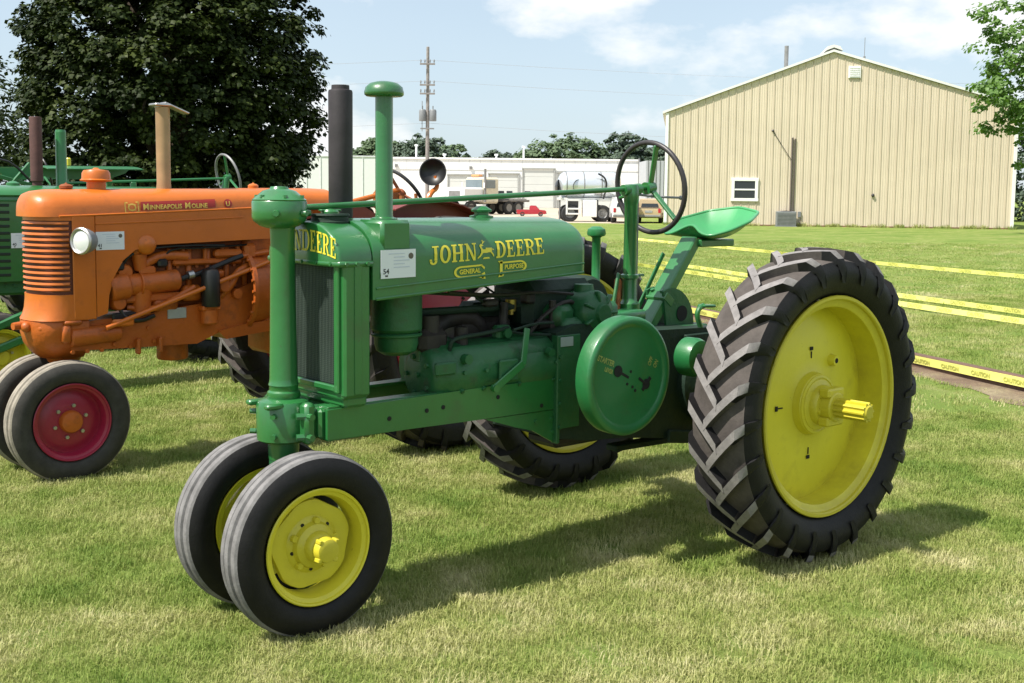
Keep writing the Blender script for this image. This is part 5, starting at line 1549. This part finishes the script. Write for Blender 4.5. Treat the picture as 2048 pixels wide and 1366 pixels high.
    # fenders, operator's place
    for s in (-1, 1):
        m = MB()
        N = 12
        arcp = [(2.12 + .80 * cos(a), .73 + .80 * sin(a)) for a in np.linspace(radians(112), radians(28), N)]
        top = [(x, min(z, 1.522)) for x, z in arcp]
        sk = [(x + (2.12 - x) * .16, z - .115) for x, z in top]
        m.prism(top + sk[::-1], (0, s * .56, 0), (1, 0, 0), (0, 0, 1), (0, s * .012, 0))
        m.sheet(lambda u, v: (np.interp(u * (N - 1), range(N), [p[0] for p in top]), s * (.56 + .13 * v), np.interp(u * (N - 1), range(N), [p[1] for p in top]) + .001), N - 1, 2, (0, 0, .008))
        m.obj('fender', MAROON, T, smooth=False)
    m = MB(); m.box((2.15, 0, .93), (.8, .9, .03), .008); m.box((1.95, 0, 1.1), (.2, .3, .4), .03); m.obj('platform', ORANGE_DARK, T)
    m = MB(); m.cyl((1.62, -.05, 1.45), (2.32, -.02, 1.60), .017, seg=10); m.obj('steering_column', ORANGE, T)
    m = MB(); wc = Vector((2.34, -.02, 1.572)); ax = Vector((.80, 0, .60)).normalized(); su = Vector((0, -1, 0)); sv = ax.cross(su); sv = sv if sv.z > 0 else -sv
    m.tube([wc + (su * cos(2 * pi * k / 40) + sv * sin(2 * pi * k / 40)) * .20 for k in range(40)], .012, 10, closed=True)
    sw = m.obj('steering_wheel', BLACK, T)
    m = MB(); m.cyl(wc - ax * .03, wc + ax * .02, .03, seg=14)
    for a in (90, 210, 330):
        d = su * cos(radians(a)) + sv * sin(radians(a)); m.bar(wc, wc + d * .195, .012, .022, .003, up=ax)
    m.obj('spokes', ORANGE_DARK, sw)
    m = MB(); m.box((2.28, .06, 1.53), (.12, .20, .13), .02); m.cyl((2.30, -.09, 1.40), (2.30, -.09, 1.56), .02, seg=8); m.cyl((2.46, -.05, 1.38), (2.44, -.05, 1.575), .012, seg=8); m.obj('dash_box', RUST_OR, T)
    m = MB(); m.lathe([(.022, -.012), (.03, 0), (.03, .008), (0, .01)], (2.22, -.03, 1.575), (-.9, -.4, .2), 14); m.obj('gauge', BRASS, T)
    m = MB()   # tipped-up round pan seat on its bracket
    sc = Vector((2.625, 0, 1.725)); sn = Vector((-.72, -.66, .12)).normalized()
    m.lathe([(0, -.055), (.04, -.052), (.075, -.034), (.093, -.004), (.096, .006), (.088, .006), (.07, -.022), (.03, -.040), (0, -.043)], sc, sn, 30)
    m.obj('seat', BLACK, T, ang=50)
    m = MB(); m.tube([(2.66, .02, 1.70), (2.68, .01, 1.62), (2.60, 0, 1.58), (2.57, 0, 1.50), (2.585, 0, 1.38), (2.50, 0, .95)], [.012, .016, .018, .024, .024, .02], 10, 2); m.obj('seat_bracket', ORANGE, T)
    return T
ORNG = orange_tractor()
card('exhibit_card', (.157 + .163, 2.75 - .2095, 1.250), (1, 0, .01), (0, 0, 1), .160, .100, '41', 'white exhibit card beside the headlamp of the orange tractor')

# ------------------------------------------------------------------ two more green tractors further along the row
def row_tractor(loc, label, stacks, fenders, wide_front):
    T = empty('tractor', loc, 0, label, 'tractor', 'vintage tractors parked in a row')
    rear_wheel(T, 'rear_wheel', (2.2, -.80, .68), YELLOW, hub=False, rot=.3)
    rear_wheel(T, 'rear_wheel', (2.2, .80, .68), YELLOW, flip=True, hub=False)
    fy = .20 if not wide_front else .20
    front_wheel(T, 'front_wheel', (0, -fy, .322), YELLOW, style='red', tyre_mats=[TYRE_OLD, TYRE_DUST])
    front_wheel(T, 'front_wheel', (0, fy, .322), YELLOW, flip=True, style='red', tyre_mats=[TYRE_OLD, TYRE_DUST])
    m = MB()
    secs = []
    for x, k in ((-.10, .90), (-.08, .97), (-.03, 1.0), (.5, 1.0), (1.30, 1.0), (1.36, .97)):
        secs.append([(p[0], p[1], p[2] if p[2] > 1.0 else p[2]) for p in hood_section(x, .225, 1.49, 1.605, .885, 2.3, shrink=1.0)] if k == 1.0 else
                    [(p[0], p[1] * k, p[2] - (1 - k) * .3 if p[2] > 1.2 else p[2]) for p in hood_section(x, .225, 1.49, 1.605, .885, 2.3)])
    m.loft(secs)
    m.tube([(x, -.228, 1.53) for x in (-.05, .4, .9, 1.3)], .010, 6)
    m.tube([(x, -.226, 1.488) for x in (-.05, .4, .9, 1.3)], .006, 6)
    h = m.obj('hood', GREEN, T, ang=40)
    slot = plain('vent_slot_shadow', (.008, .02, .012), .7)
    for k in range(11):
        m = MB(); m.box((.00, -.224, 1.455 - k * .052), (.19, .012, .022), .004); o = m.obj('vent_slot', slot, h)
    m = MB()
    m.prism([(-.05, .80), (.75, .79), (1.3, .80), (1.3, .89), (-.05, .88)], (0, -.18, 0), (1, 0, 0), (0, 0, 1), (0, .36, 0))
    for x in (.07, .13, .3, .5): m.bolt((x, -.18, .85), (0, -1, 0), .012, .01)
    m.box((1.7, 0, .78), (1.1, .42, .5), .03); m.cyl((2.2, -.72, .68), (2.2, .72, .68), .08, seg=18); m.box((.7, 0, .75), (.7, .3, .3), .03)
    m.obj('frame', GREEN_CAST, T, ang=45)
    m = MB(); m.lathe([(.06, .35), (.06, .78), (.10, .80), (.10, .90)], (0, 0, 0), (0, 0, 1), 20); m.cyl((0, -.15, .33), (0, .15, .33), .035, seg=12); m.obj('front_axle', GREEN_CAST, T)
    if wide_front:   # cultivator push bars reaching forward on the near side
        for z0, z1, x0 in ((.545, .70, 0.0), (.415, .50, -.02)):
            m = MB(); m.bar((x0 - 1.1, -.30, z0 - .40), (x0 + .55, -.26, z1 + .08), .05, .06, .01); m.obj('push_bar', GREEN_B, T)
    if stacks:
        m = MB(); m.lathe([(.035, 1.56), (.035, 1.63), (.046, 1.64), (.047, 2.12), (.044, 2.13), (.03, 2.132)], (.38, .0, 0), (0, 0, 1), 24); m.lathe([(.03, 2.132), (.03, 2.02)], (.38, 0, 0), (0, 0, 1), 24); m.obj('muffler', RUSTY, T, ang=45)
        m = MB(); m.lathe([(.045, 1.56), (.045, 1.60), (.041, 1.61), (.041, 2.02)], (.57, .0, 0), (0, 0, 1), 24); m.lathe([(.041, 2.02), (.036, 2.04), (0, 2.042)], (.57, .0, 0), (0, 0, 1), 24); m.obj('intake_pipe', GREEN_B, T, ang=45)
        m = MB(); m.lathe([(.05, 1.60), (.05, 1.62), (.02, 1.635), (0, 1.636)], (.20, 0, 0), (0, 0, 1), 18); m.obj('filler_cap', GREEN_B, h)
        m = MB(); m.cyl((.6, 0, 1.625), (1.98, 0, 1.685), .011, seg=10)
        for x in (.9, 1.15, 1.4): m.box((x, 0, 1.62), (.05, .03, .05), .008)
        m.obj('steering_shaft', GREEN_B, T)
    m = MB(); wc = Vector((2.0, 0, 1.695)) if stacks else Vector((1.75, 0, 1.72))
    ax = Vector((.95, 0, .25)).normalized(); su = Vector((0, -1, 0)); sv = ax.cross(su); sv = sv if sv.z > 0 else -sv
    m.tube([wc + (su * cos(2 * pi * k / 40) + sv * sin(2 * pi * k / 40)) * .20 for k in range(40)], .011, 8, closed=True); sw = m.obj('steering_wheel', DULL if stacks else BLACK, T)
    m = MB(); m.cyl(wc - ax * .03, wc + ax * .02, .028, seg=12)
    for a in (80, 200, 320):
        d = su * cos(radians(a)) + sv * sin(radians(a)); m.bar(wc, wc + d * .195, .012, .02, .003, up=ax)
    m.obj('spokes', GREEN_B, sw)
    m = MB(); m.cyl((1.9 if stacks else 1.55, 0, .95), wc - ax * .02, .03, seg=14); m.obj('steering_column', GREEN_B, T)
    m = MB(); m.bar((2.0, 0, .95), (2.32, 0, 1.33), .09, .05, .006); m.box((2.36, 0, 1.33), (.16, .09, .016), .004); m.obj('seat_beam', GREEN, T)
    m = MB(); m.lathe([(0, 0), (.08, .01), (.16, .05), (.20, .10), (.193, .10), (.155, .058), (.08, .018), (0, .008)], (2.42, 0, 1.345), (0, 0, 1), 28); m.obj('seat', GREEN_SEAT, T)
    if fenders:
        for s in (-1, 1):
            m = MB()
            top = [(1.48, 1.79), (2.36, 1.80), (2.42, 1.795), (2.36, 1.74), (2.22, 1.69), (1.97, 1.675), (1.72, 1.67), (1.55, 1.70)]
            m.prism(top, (0, s * .58, 0), (1, 0, 0), (0, 0, 1), (0, s * .012, 0))
            m.sheet(lambda u, v: (1.48 + .93 * u, s * (.58 + .34 * v), 1.792 + .010 * u - .03 * v * v), 8, 4, (0, 0, .008))
            m.bar((2.2, s * .5, .8), (2.2, s * .585, 1.74), .03, .05, .004, up=(1, 0, 0))
            f_ = m.obj('fender', GREEN_B, T, smooth=False)
        m = MB(); m.box((1.79, -.60, 1.84), (.045, .04, .085), .012); m.obj('fender_lamp', YELLOW, T)
        m = MB(); m.bar((1.35, -.1, 1.55), (1.60, -.08, 1.83), .03, .04, .006); m.bar((1.2, -.1, 1.72), (1.66, -.05, 1.60), .03, .04, .006); m.bar((1.60, -.08, 1.66), (1.72, -.1, 1.69), .05, .08, .01); m.obj('lift_arms', GREEN_B, T)
        m = MB(); m.tube([(1.25, -.12, 1.87), (1.42, -.12, 1.83), (1.60, -.12, 1.64)], .012, 8, 1); m.obj('control_rod', BLACK, T)
    return T
row_tractor((.65, 5.5, 0), 'green tractor behind the orange one, with a rust brown muffler and a shorter green pipe', True, False, True)
row_tractor((.30, 8.3, 0), 'farthest green tractor, only its long flat fender and steering gear show', False, True, False)
card('exhibit_card', (.65 + .10, 5.5 - .2285, 1.135), (1, 0, 0), (0, 0, 1), .150, .112, '40', 'white exhibit card on the farther green tractor, half hidden by the orange nose')
# ------------------------------------------------------------------ vehicles in the yard
def yard_thing(name, loc, ang, label, cat, group=None):
    return empty(name, loc, ang, label, cat, group)
CARW = plain('white_car_paint', (.76, .76, .76), .28, var=.03, coat=.5)
CHASSIS = plain('dark_chassis', (.03, .03, .032), .6)
TYRE_CAR = plain('car_tyre', (.018, .018, .019), .75)
def road_wheel(T, c, r, w, n_out=-1, mat=None):
    m = MB(); m.lathe([(r * .58, -w / 2), (r * .9, -w / 2), (r, -w * .35), (r, w * .35), (r * .9, w / 2), (r * .58, w / 2)], c, (0, 1, 0), 24, closed=True)
    o = m.obj('wheel', TYRE_CAR, T)
    m = MB(); m.lathe([(0, -w * .30), (r * .25, -w * .38), (r * .3, -w * .25), (r * .52, -w * .3), (r * .60, -w * .46), (r * .6, w * .4), (0, w * .3)], c, (0, 1, 0), 20); m.obj('rim', mat or DULL, o)
    return o
YA = atan2(-.6567, .7541)      # along the warehouse front
def box_trailer():
    T = yard_thing('box_trailer', (31.4, 46.6, 0), YA, 'white box trailer parked behind the black exhaust stack', 'trailer')
    m = MB(); m.box((-1.6, 1.2, 2.15), (5.6, 2.4, 2.5), .04); m.obj('body', CARW, T)
    m = MB()
    for k in range(8): m.box((-4.2 + k * .72, -.012, 2.15), (.04, .03, 2.4), .006)
    m.box((-1.6, -.01, 3.36), (5.6, .04, .08), .01); m.box((-1.6, -.01, .93), (5.6, .04, .10), .01)
    m.obj('side_ribs', plain('trailer_rib', (.60, .61, .62), .4), T)
    m = MB(); m.box((-1.6, 1.2, .82), (5.5, 1.6, .14), .02); m.bar((1.2, 1.2, .8), (2.6, 1.2, .6), .1, .1, .01); m.cyl((2.5, 1.2, 0), (2.5, 1.2, .6), .04, seg=8); m.obj('chassis', CHASSIS, T)
    for x in (.05, -.72):
        road_wheel(T, (x, .14, .38), .38, .24); road_wheel(T, (x, 2.26, .38), .38, .24)
box_trailer()
def tanker():
    T = yard_thing('tanker_trailer', (44.4, 43.2, 0), YA + .10, 'polished silver tank trailer on a white frame in front of the warehouse', 'tanker')
    m = MB(); pr = [(0, -1.75), (.35, -1.72), (.62, -1.58), (.74, -1.40), (.77, -1.25), (.77, 1.45), (.70, 1.68), (.44, 1.85), (0, 1.92)]
    m.lathe(pr, (.1, .6, 2.06), (1, 0, 0), 36); tk = m.obj('tank', SILVER, T, ang=50)
    m = MB()
    for x in (-1.2, -.2, .8): m.lathe([(.775, -.03), (.785, -.02), (.785, .02), (.775, .03)], (x, .6, 2.06), (1, 0, 0), 36)
    m.obj('bands', DULL, tk)
    m = MB(); m.lathe([(0, -.20), (.2, -.18), (.38, -.08), (.43, .0)], (-1.62, .3, 1.95), (1, -.3, 0), 28); m.lathe([(0, -.16), (.25, -.12), (.40, .0)], (-.55, -.13, 1.98), (.6, -1, 0), 28); m.obj('end_bulges', plain('dark_end_steel', (.12, .12, .12), .3, metal=.7), T)  # tank ends in a dark grey metal
    m = MB(); m.tube([(.55, -.2, 2.72), (.95, -.25, 2.5), (1.05, -.28, 2.0), (.85, -.28, 1.3)], .05, 8, 2); m.obj('hose', BLACK, T)
    m = MB()
    for (x0, x1, z0, z1) in ((-1.2, -.45, .45, 1.22),):
        for z in (z0, (z0 + z1) / 2 - .1, z1): m.box(((x0 + x1) / 2, -.15, z), (x1 - x0, .12, .09), .01)
        for x in (x0, x1): m.box((x, -.15, (z0 + z1) / 2), (.10, .12, z1 - z0 + .09), .01)
    m.box((0, .6, 1.28), (3.2, 1.0, .14), .02); m.obj('frame', CARW, T)
    m = MB(); m.box((.10, -.1, .75), (.78, .5, .95), .03); m.obj('pump_cabinet', CARW, T)
    m = MB(); m.box((-.82, .15, .82), (.6, .3, .7), .02); m.box((.55, .1, .8), (.10, .5, .9), .02); m.obj('tool_box', CHASSIS, T)
    for x in (.85, -1.0): road_wheel(T, (x, .0, .48), .48, .28); road_wheel(T, (x, 1.2, .48), .48, .28)
    m = MB()
    for x in (-1.5, 1.75): m.cyl((x, .6, 0), (x, .6, 1.3), .05, seg=8)
    tag(m.obj('stands', DULL, T), kind='stuff')
tanker()
def car(name, loc, ang, paint_, label, cat, pickup=False, sc=1.0):
    """small road vehicle, nose to local +x, built as body, cabin glass, lamps, wheels"""
    T = yard_thing(name, loc, ang, label, cat)
    T.scale = (sc, sc, sc)
    W = .88
    def prof(pts, y0, y1, tm=1.0):
        m = MB()
        zs = [p[1] for p in pts]; zm = max(zs)
        m.loft([[(x, y0, z) for x, z in pts], [(x, y1, z) for x, z in pts]])
        return m
    lower = [(-2.3, .42), (-2.34, .62), (-2.30, 1.02), (1.0, 1.05), (1.25, 1.03), (2.1, .96), (2.28, .80), (2.30, .45), (2.1, .36), (-2.1, .36)]
    m = MB()
    secs = []
    for y, k in ((-W, .96), (-W * .93, 1.0), (W * .93, 1.0), (W, .96)):
        secs.append([(x * (k if abs(x) > 2 else 1), y, .36 + (z - .36) * k) for x, z in lower])
    m.loft(secs)
    b = m.obj('body', paint_, T, ang=35)
    cab = [(-.35, 1.03), (-.30, 1.62), (-.05, 1.70), (.62, 1.68), (1.22, 1.04)] if pickup else [(-2.26, 1.0), (-2.12, 1.55), (-1.9, 1.70), (.45, 1.72), (.70, 1.66), (1.30, 1.03)]
    m = MB(); m.loft([[(x, -W * (.96 if z < 1.2 else .80), z) for x, z in cab], [(x, W * (.96 if z < 1.2 else .80), z) for x, z in cab]]); m.obj('cabin', paint_, T, ang=35)
    m = MB()
    xr = cab[1][0] - .02
    for s in (-1, 1):
        if pickup: m.prism([(-.20, 1.12), (-.16, 1.55), (.55, 1.55), (.95, 1.12)], (0, s * W * .89 - .01, 0), (1, 0, 0), (0, .12 * -s, 1), (0, s * .03, 0))
        else: m.prism([(-1.95, 1.12), (-1.85, 1.55), (.42, 1.58), (.95, 1.12)], (0, s * W * .89 - .01, 0), (1, 0, 0), (0, .12 * -s, 1), (0, s * .03, 0))
    x0, x1, zt = (cab[0][0], cab[1][0], 1.6) if pickup else (-2.24, -2.12, 1.55)
    m.prism([(-.62, 0), (.62, 0), (.55, .44), (-.55, .44)], (x0 - .015, 0, 1.10), (0, 1, 0), (x1 - x0, 0, .55), (-.02, 0, 0))
    m.prism([(-.68, 0), (.68, 0), (.58, .5), (-.58, .5)], (1.20, 0, 1.10), (0, 1, 0), (-1.1, 0, 1.1), (.03, 0, .02))
    m.obj('windows', GLASS_D, T, smooth=False)
    for s in (-1, 1):
        m = MB(); m.box((-2.32, s * .74, .86), (.05, .18, .30), .02); m.obj('tail_lamp', LAMP_R, T)
        m = MB(); m.box((2.22, s * .66, .80), (.10, .30, .16), .03); m.obj('headlamp', LAMP, T)
    m = MB(); m.box((-2.34, 0, .50), (.14, 1.7, .16), .03); m.box((2.30, 0, .48), (.14, 1.7, .16), .03); m.obj('bumpers', DULL, T)
    m = MB(); m.box((-2.345, 0, .80), (.02, .5, .16), .004); m.obj('number_plate', PLATE, T)
    if pickup:
        m = MB(); m.box((-1.3, 0, 1.03), (1.75, 1.5, .05), .01); m.obj('bed_floor', CHASSIS, T)
    for x in (-1.45, 1.40):
        for s in (-1, 1): road_wheel(T, (x, s * .78, .36), .36, .24)
    return T
VA = atan2(.75, .66)
car('parked_suv', (45.6, 41.6, 0), VA, CARW, 'white sport utility car seen from behind, through the steering wheel', 'car', sc=.82)
car('parked_pickup', (47.2, 41.0, 0), VA - .15, TANCAR, 'tan pickup truck seen from behind at the corner of the barn', 'truck', True, sc=.80)
car('parked_pickup', (51.6, 55.9, 0), YA, REDCAR, 'red pickup truck parked side-on in front of the warehouse doors', 'truck', True, sc=.44)
def lorry():
    T = yard_thing('farm_lorry', (52.0, 62.6, 0), YA + pi + .7, 'white lorry with a wide windscreen, orange roof beacon and upright stack before the doors', 'lorry')
    m = MB(); m.box((.9, 0, 1.45), (1.9, 2.1, 1.0), .12); m.obj('bonnet', CARW, T)
    m = MB(); m.box((-.7, 0, 1.75), (1.5, 2.2, 1.9), .14); c = m.obj('cab', plain('cream_cab_paint', (.60, .56, .44), .35, coat=.3), T)
    m = MB(); m.box((.06, 0, 2.22), (.06, 1.9, .62), .02); m.box((-.6, -1.11, 2.2), (.9, .04, .6), .02); m.box((-.6, 1.11, 2.2), (.9, .04, .6), .02); m.obj('windscreen', GLASS_L, c)
    m = MB(); m.box((-.2, 0, 2.82), (.4, .9, .14), .04); m.obj('beacon', plain('orange_beacon', (.7, .32, .12), .4), c)
    m = MB(); m.box((1.86, 0, 1.35), (.06, 1.3, .7), .02); m.obj('radiator_grille', DULL, T)
    m = MB(); m.cyl((.0, 1.22, .9), (.0, 1.22, 3.3), .09, seg=10); m.obj('stack', DULL, T)
    m = MB(); m.box((-2.2, 0, .85), (4.4, .9, .22), .03); m.box((1.3, 0, .62), (1.2, 2.2, .2), .04); m.obj('chassis', CHASSIS, T)
    m = MB(); m.box((-3.1, 0, 1.0), (2.6, 2.2, .16), .03)
    for k in range(6): m.box((-2.0 - k * .42, 0, 1.12), (.06, 2.1, .1), .01)
    m.obj('flat_bed', plain('worn_bed', (.16, .15, .14), .7), T)
    for x in (1.15, -2.4, -3.3):
        for s in (-1, 1): road_wheel(T, (x, s * .98, .5), .5, .3)
    m = MB()
    for s in (-1, 1): m.bar((1.15, s * .98, 1.10), (1.55, s * .98, .95), .36, .05, .01); m.box((.15, s * 1.28, 2.1), (.06, .18, .4), .02)
    m.obj('mirrors_and_wings', CARW, T)
lorry()

# ------------------------------------------------------------------ barrier tapes and the timber under the nearest one
def tape(p0, p1, z0, h, label, sag=0.03, phase=0.0, reps=60, pitch=.52, ts=.058):
    p0, p1 = Vector((*p0, 0)), Vector((*p1, 0))
    d = (p1 - p0); Ln = d.length; d.normalize()
    nrm = Vector((-d.y, d.x, 0))
    if nrm.dot(Vector((CAM.x, CAM.y, 0)) - p0) < 0: nrm = -nrm
    N = int(Ln / .25)
    def pt(s, w):
        t = s / Ln
        zz = z0 + sag * (sin(s * .55 + phase) * .35 + sin(s * 1.3 + phase * 2) * .12)
        tw = .22 * sin(s * .33 + phase) + .10 * sin(s * .9 + phase)
        off = .02 * sin(s * .7 + phase)
        return p0 + d * s + nrm * (off + sin(tw) * w) + Vector((0, 0, max(.006, zz) + cos(tw) * w))
    m = MB()
    m.sheet(lambda u, v: pt(u * Ln, v * h), N, 1)
    o = m.obj('caution_tape', TAPE, None, smooth=False)
    tag(o, label, 'barrier tape', 'yellow barrier tapes across the lawn')
    # the printed word, repeated; reading direction to the right as seen from the tractors
    right = d if d.cross(Vector((0, 0, 1))).dot(-nrm) < 0 else -d
    sgn = 1 if right.dot(d) > 0 else -1
    vs_, fs = text_mesh('CAUTION', ts, (0, 0, 0), (1, 0, 0), (0, 1, 0), align='CENTER', squeeze=1.0, bold=.002)
    mm = MB()
    k = 0
    s = .3
    while s < Ln - .3:
        mm.add([pt(s + sgn * v.x, h * .22 + v.y) + nrm * .004 for v in vs_], fs); s += pitch
    q = mm.obj('lettering', TAPE_INK, o, smooth=False, fix=False)
    tag(q, kind='stuff')
    return o
U_ = Vector((-.392, -.920))
def along(p, a, b):
    p = Vector(p); return tuple(p - U_ * a), tuple(p + U_ * b)
a, b = along((7.794, 1.899), 9, 6); tape(a, b, .045, .076, 'nearest yellow caution tape, lying along the brown timber on the bare dirt strip', sag=.012, pitch=.40, ts=.052)
a, b = along((12.986, 5.043), 10, 8); tape(a, b, .02, .075, 'lower of the two middle yellow tapes, crossing the lawn behind the big rear wheel', sag=.03, phase=1.2, pitch=.62, ts=.07)
a, b = along((14.243, 5.779), 9, 9); tape(a, b, .02, .07, 'upper of the two middle yellow tapes, paler and nearly touching the lower one', sag=.03, phase=2.6, pitch=.55, ts=.07)
a, b = along((22.09, 11.145), 14, 10); tape(a, b, .02, .08, 'farthest yellow tape, a thin line across the lawn below the barn', sag=.03, phase=4.0, pitch=.8, ts=.08)
m = MB()
q0 = Vector((7.794, 1.899, 0)) + Vector((.920, -.392, 0)) * .065
q0 = q0
m.bar(q0 - Vector((*U_, 0)) * 9 + Vector((0, 0, .055)), q0 + Vector((*U_, 0)) * 6 + Vector((0, 0, .055)), .10, .13, .008)
tag(m.obj('timber_edging', BEAM), 'long brown timber lying on the dirt strip behind the nearest tape', 'timber')

# ------------------------------------------------------------------ grass
def grass_mat():
    m, N, L, b = newmat('grass_blade')
    P = N.new('ShaderNodeNewGeometry').outputs['Position']
    mid = n_noise(N, L, 1.9, 4, 0.6, vec=P)
    big = n_noise(N, L, 0.55, 3, 0.5, vec=P)
    fine = n_noise(N, L, 60, 2, 0.5, vec=P)
    s = N.new('ShaderNodeMath'); s.operation = 'MULTIPLY_ADD'; s.inputs[1].default_value = .45
    L.new(mid.outputs['Fac'], s.inputs[0])
    s2 = N.new('ShaderNodeMath'); s2.operation = 'MULTIPLY_ADD'; s2.inputs[1].default_value = .22
    L.new(fine.outputs['Fac'], s2.inputs[0])
    s3 = N.new('ShaderNodeMath'); s3.operation = 'MULTIPLY'; s3.inputs[1].default_value = .33
    L.new(big.outputs['Fac'], s3.inputs[0]); L.new(s3.outputs[0], s2.inputs[2]); L.new(s2.outputs[0], s.inputs[2])
    r = n_ramp(N, L, s.outputs[0], [(0.39, (0.150, 0.245, 0.042)), (0.46, (0.25, 0.325, 0.070)), (0.533, (0.41, 0.425, 0.150)), (0.63, (0.63, 0.58, 0.33))])
    L.new(r.outputs[0], b.inputs['Base Color'])
    b.inputs['Roughness'].default_value = 0.6
    b.inputs['Specular IOR Level'].default_value = 0.25
    tr = N.new('ShaderNodeBsdfTranslucent'); L.new(r.outputs[0], tr.inputs['Color'])
    ms = N.new('ShaderNodeMixShader'); ms.inputs[0].default_value = .3
    L.new(b.outputs[0], ms.inputs[1]); L.new(tr.outputs[0], ms.inputs[2])
    L.new(ms.outputs[0], N['Material Output'].inputs['Surface'])
    return m
GRASS = grass_mat()
def clump(i, n, rad, h, w):
    rng = np.random.default_rng(100 + i)
    V, F = [], []
    for k in range(n):
        a = rng.uniform(0, 2 * pi); r = rad * rng.uniform() ** .5
        x, y = r * cos(a), r * sin(a)
        hd = rng.uniform(0, 2 * pi); lean = rng.uniform(.15, 1.25); hh = h * rng.uniform(.45, 1.15); ww = w * rng.uniform(.7, 1.3)
        dx, dy = cos(hd), sin(hd)
        px, py = -dy * ww / 2, dx * ww / 2
        b0 = len(V)
        lx = lean * hh
        V += [(x - px, y - py, -.004), (x + px, y + py, -.004), (x + dx * lx * .35 + px * .8, y + dy * lx * .35 + py * .8, hh * .62), (x + dx * lx * .35 - px * .8, y + dy * lx * .35 - py * .8, hh * .62), (x + dx * lx, y + dy * lx, hh * (1.0 if lean < .8 else .8))]
        F += [(b0, b0 + 1, b0 + 2, b0 + 3), (b0 + 3, b0 + 2, b0 + 4)]
    me = bpy.data.meshes.new('grass_clump'); me.from_pydata(V, [], F); me.materials.append(GRASS); me.update()
    return me
def grass(name, pts, scales, clumps, label, seed):
    coll = bpy.data.collections.new(name + '_tufts')
    for c in clumps:
        o = bpy.data.objects.new('grass_tuft', c); coll.objects.link(o)
    rng = np.random.default_rng(seed)
    me = bpy.data.meshes.new(name)
    n = len(pts)
    me.vertices.add(n); me.vertices.foreach_set('co', np.asarray(pts, dtype=np.float32).ravel())
    at = me.attributes.new('rot', 'FLOAT_VECTOR', 'POINT')
    rot = np.zeros((n, 3), dtype=np.float32); rot[:, 2] = rng.uniform(0, 2 * pi, n); rot[:, :2] = rng.normal(0, .06, (n, 2)); at.data.foreach_set('vector', rot.ravel())
    at = me.attributes.new('siz', 'FLOAT', 'POINT'); at.data.foreach_set('value', np.asarray(scales, dtype=np.float32))
    me.update()
    o = link(name, me)
    g = bpy.data.node_groups.new(name, 'GeometryNodeTree')
    g.interface.new_socket('Geometry', in_out='INPUT', socket_type='NodeSocketGeometry')
    g.interface.new_socket('Geometry', in_out='OUTPUT', socket_type='NodeSocketGeometry')
    N, L = g.nodes, g.links
    gi, go = N.new('NodeGroupInput'), N.new('NodeGroupOutput')
    ci = N.new('GeometryNodeCollectionInfo'); ci.inputs['Collection'].default_value = coll; ci.inputs['Separate Children'].default_value = True; ci.inputs['Reset Children'].default_value = True
    ip = N.new('GeometryNodeInstanceOnPoints'); ip.inputs['Pick Instance'].default_value = True
    ra = N.new('GeometryNodeInputNamedAttribute'); ra.data_type = 'FLOAT_VECTOR'; ra.inputs['Name'].default_value = 'rot'
    sa = N.new('GeometryNodeInputNamedAttribute'); sa.data_type = 'FLOAT'; sa.inputs['Name'].default_value = 'siz'
    L.new(gi.outputs[0], ip.inputs['Points']); L.new(ci.outputs[0], ip.inputs['Instance'])
    L.new(ra.outputs['Attribute'], ip.inputs['Rotation']); L.new(sa.outputs['Attribute'], ip.inputs['Scale'])
    L.new(ip.outputs[0], go.inputs[0])
    md = o.modifiers.new('tufts', 'NODES'); md.node_group = g
    return tag(o, label, kind='stuff')
def lawn_points(d0, d1, dens, seed, half=.62):
    rng = np.random.default_rng(seed)
    n = int(dens * (d1 * d1 - d0 * d0) * half)
    r = np.sqrt(rng.uniform(d0 * d0, d1 * d1, n)); l = rng.uniform(-half, half, n)
    fx = np.array([sin(_y), cos(_y)]); rx = np.array([cos(_y), -sin(_y)])
    P = np.array([CAM.x, CAM.y]) + r[:, None] * fx + (r * l)[:, None] * rx
    # keep the bare strip, and the patchy ground just before it, thin
    w = (P - np.array([7.794, 1.899])) @ np.array([.920, -.392])
    keep = (np.abs(w) > .36 + .08 * np.sin(P[:, 1] * 3.0)) 
    dry = (w > -1.9) & (w < -.5)
    keep &= ~(dry & (rng.uniform(size=n) < np.clip((w + 1.9) / 1.4, 0, 1) * .75))
    wall = (P - np.array([44.0, 39.6])) @ np.array([bn.x, bn.y])
    keep &= wall > .3
    P = P[keep]
    return np.concatenate([P, np.zeros((len(P), 1))], 1)
near = [clump(i, 130, .11, .030, .0027) for i in range(8)]
mid_ = [clump(20 + i, 100, .20, .030, .0052) for i in range(6)]
farc = [clump(40 + i, 70, .45, .028, .012) for i in range(5)]
rg = np.random.default_rng(3)
pts = lawn_points(1.6, 8.5, 190, 1); grass('grass', pts, rg.uniform(.7, 1.25, len(pts)), near, 'short mown grass with straw coloured blades round the front tractors', 1)
pts = lawn_points(8.2, 19, 42, 2); grass('grass', pts, rg.uniform(.7, 1.2, len(pts)), mid_, 'mown grass in the middle of the lawn beyond the tractors', 2)
pts = lawn_points(18.5, 40, 7.0, 3, .55); grass('grass', pts, rg.uniform(.7, 1.2, len(pts)), farc, 'mown grass on the far lawn towards the barn', 3)
wr = np.random.default_rng(5)
wp = []
for k in range(150):
    u = wr.uniform(0, BW); q = bp(u, 0, wr.uniform(.08, .45)); wp.append((q.x, q.y, 0))
weeds = [clump(60 + i, 26, .12, .16, .014) for i in range(4)]
grass('weeds', wp, wr.uniform(.5, 1.7, len(wp)), weeds, 'ragged weeds along the foot of the tan barn wall', 6)
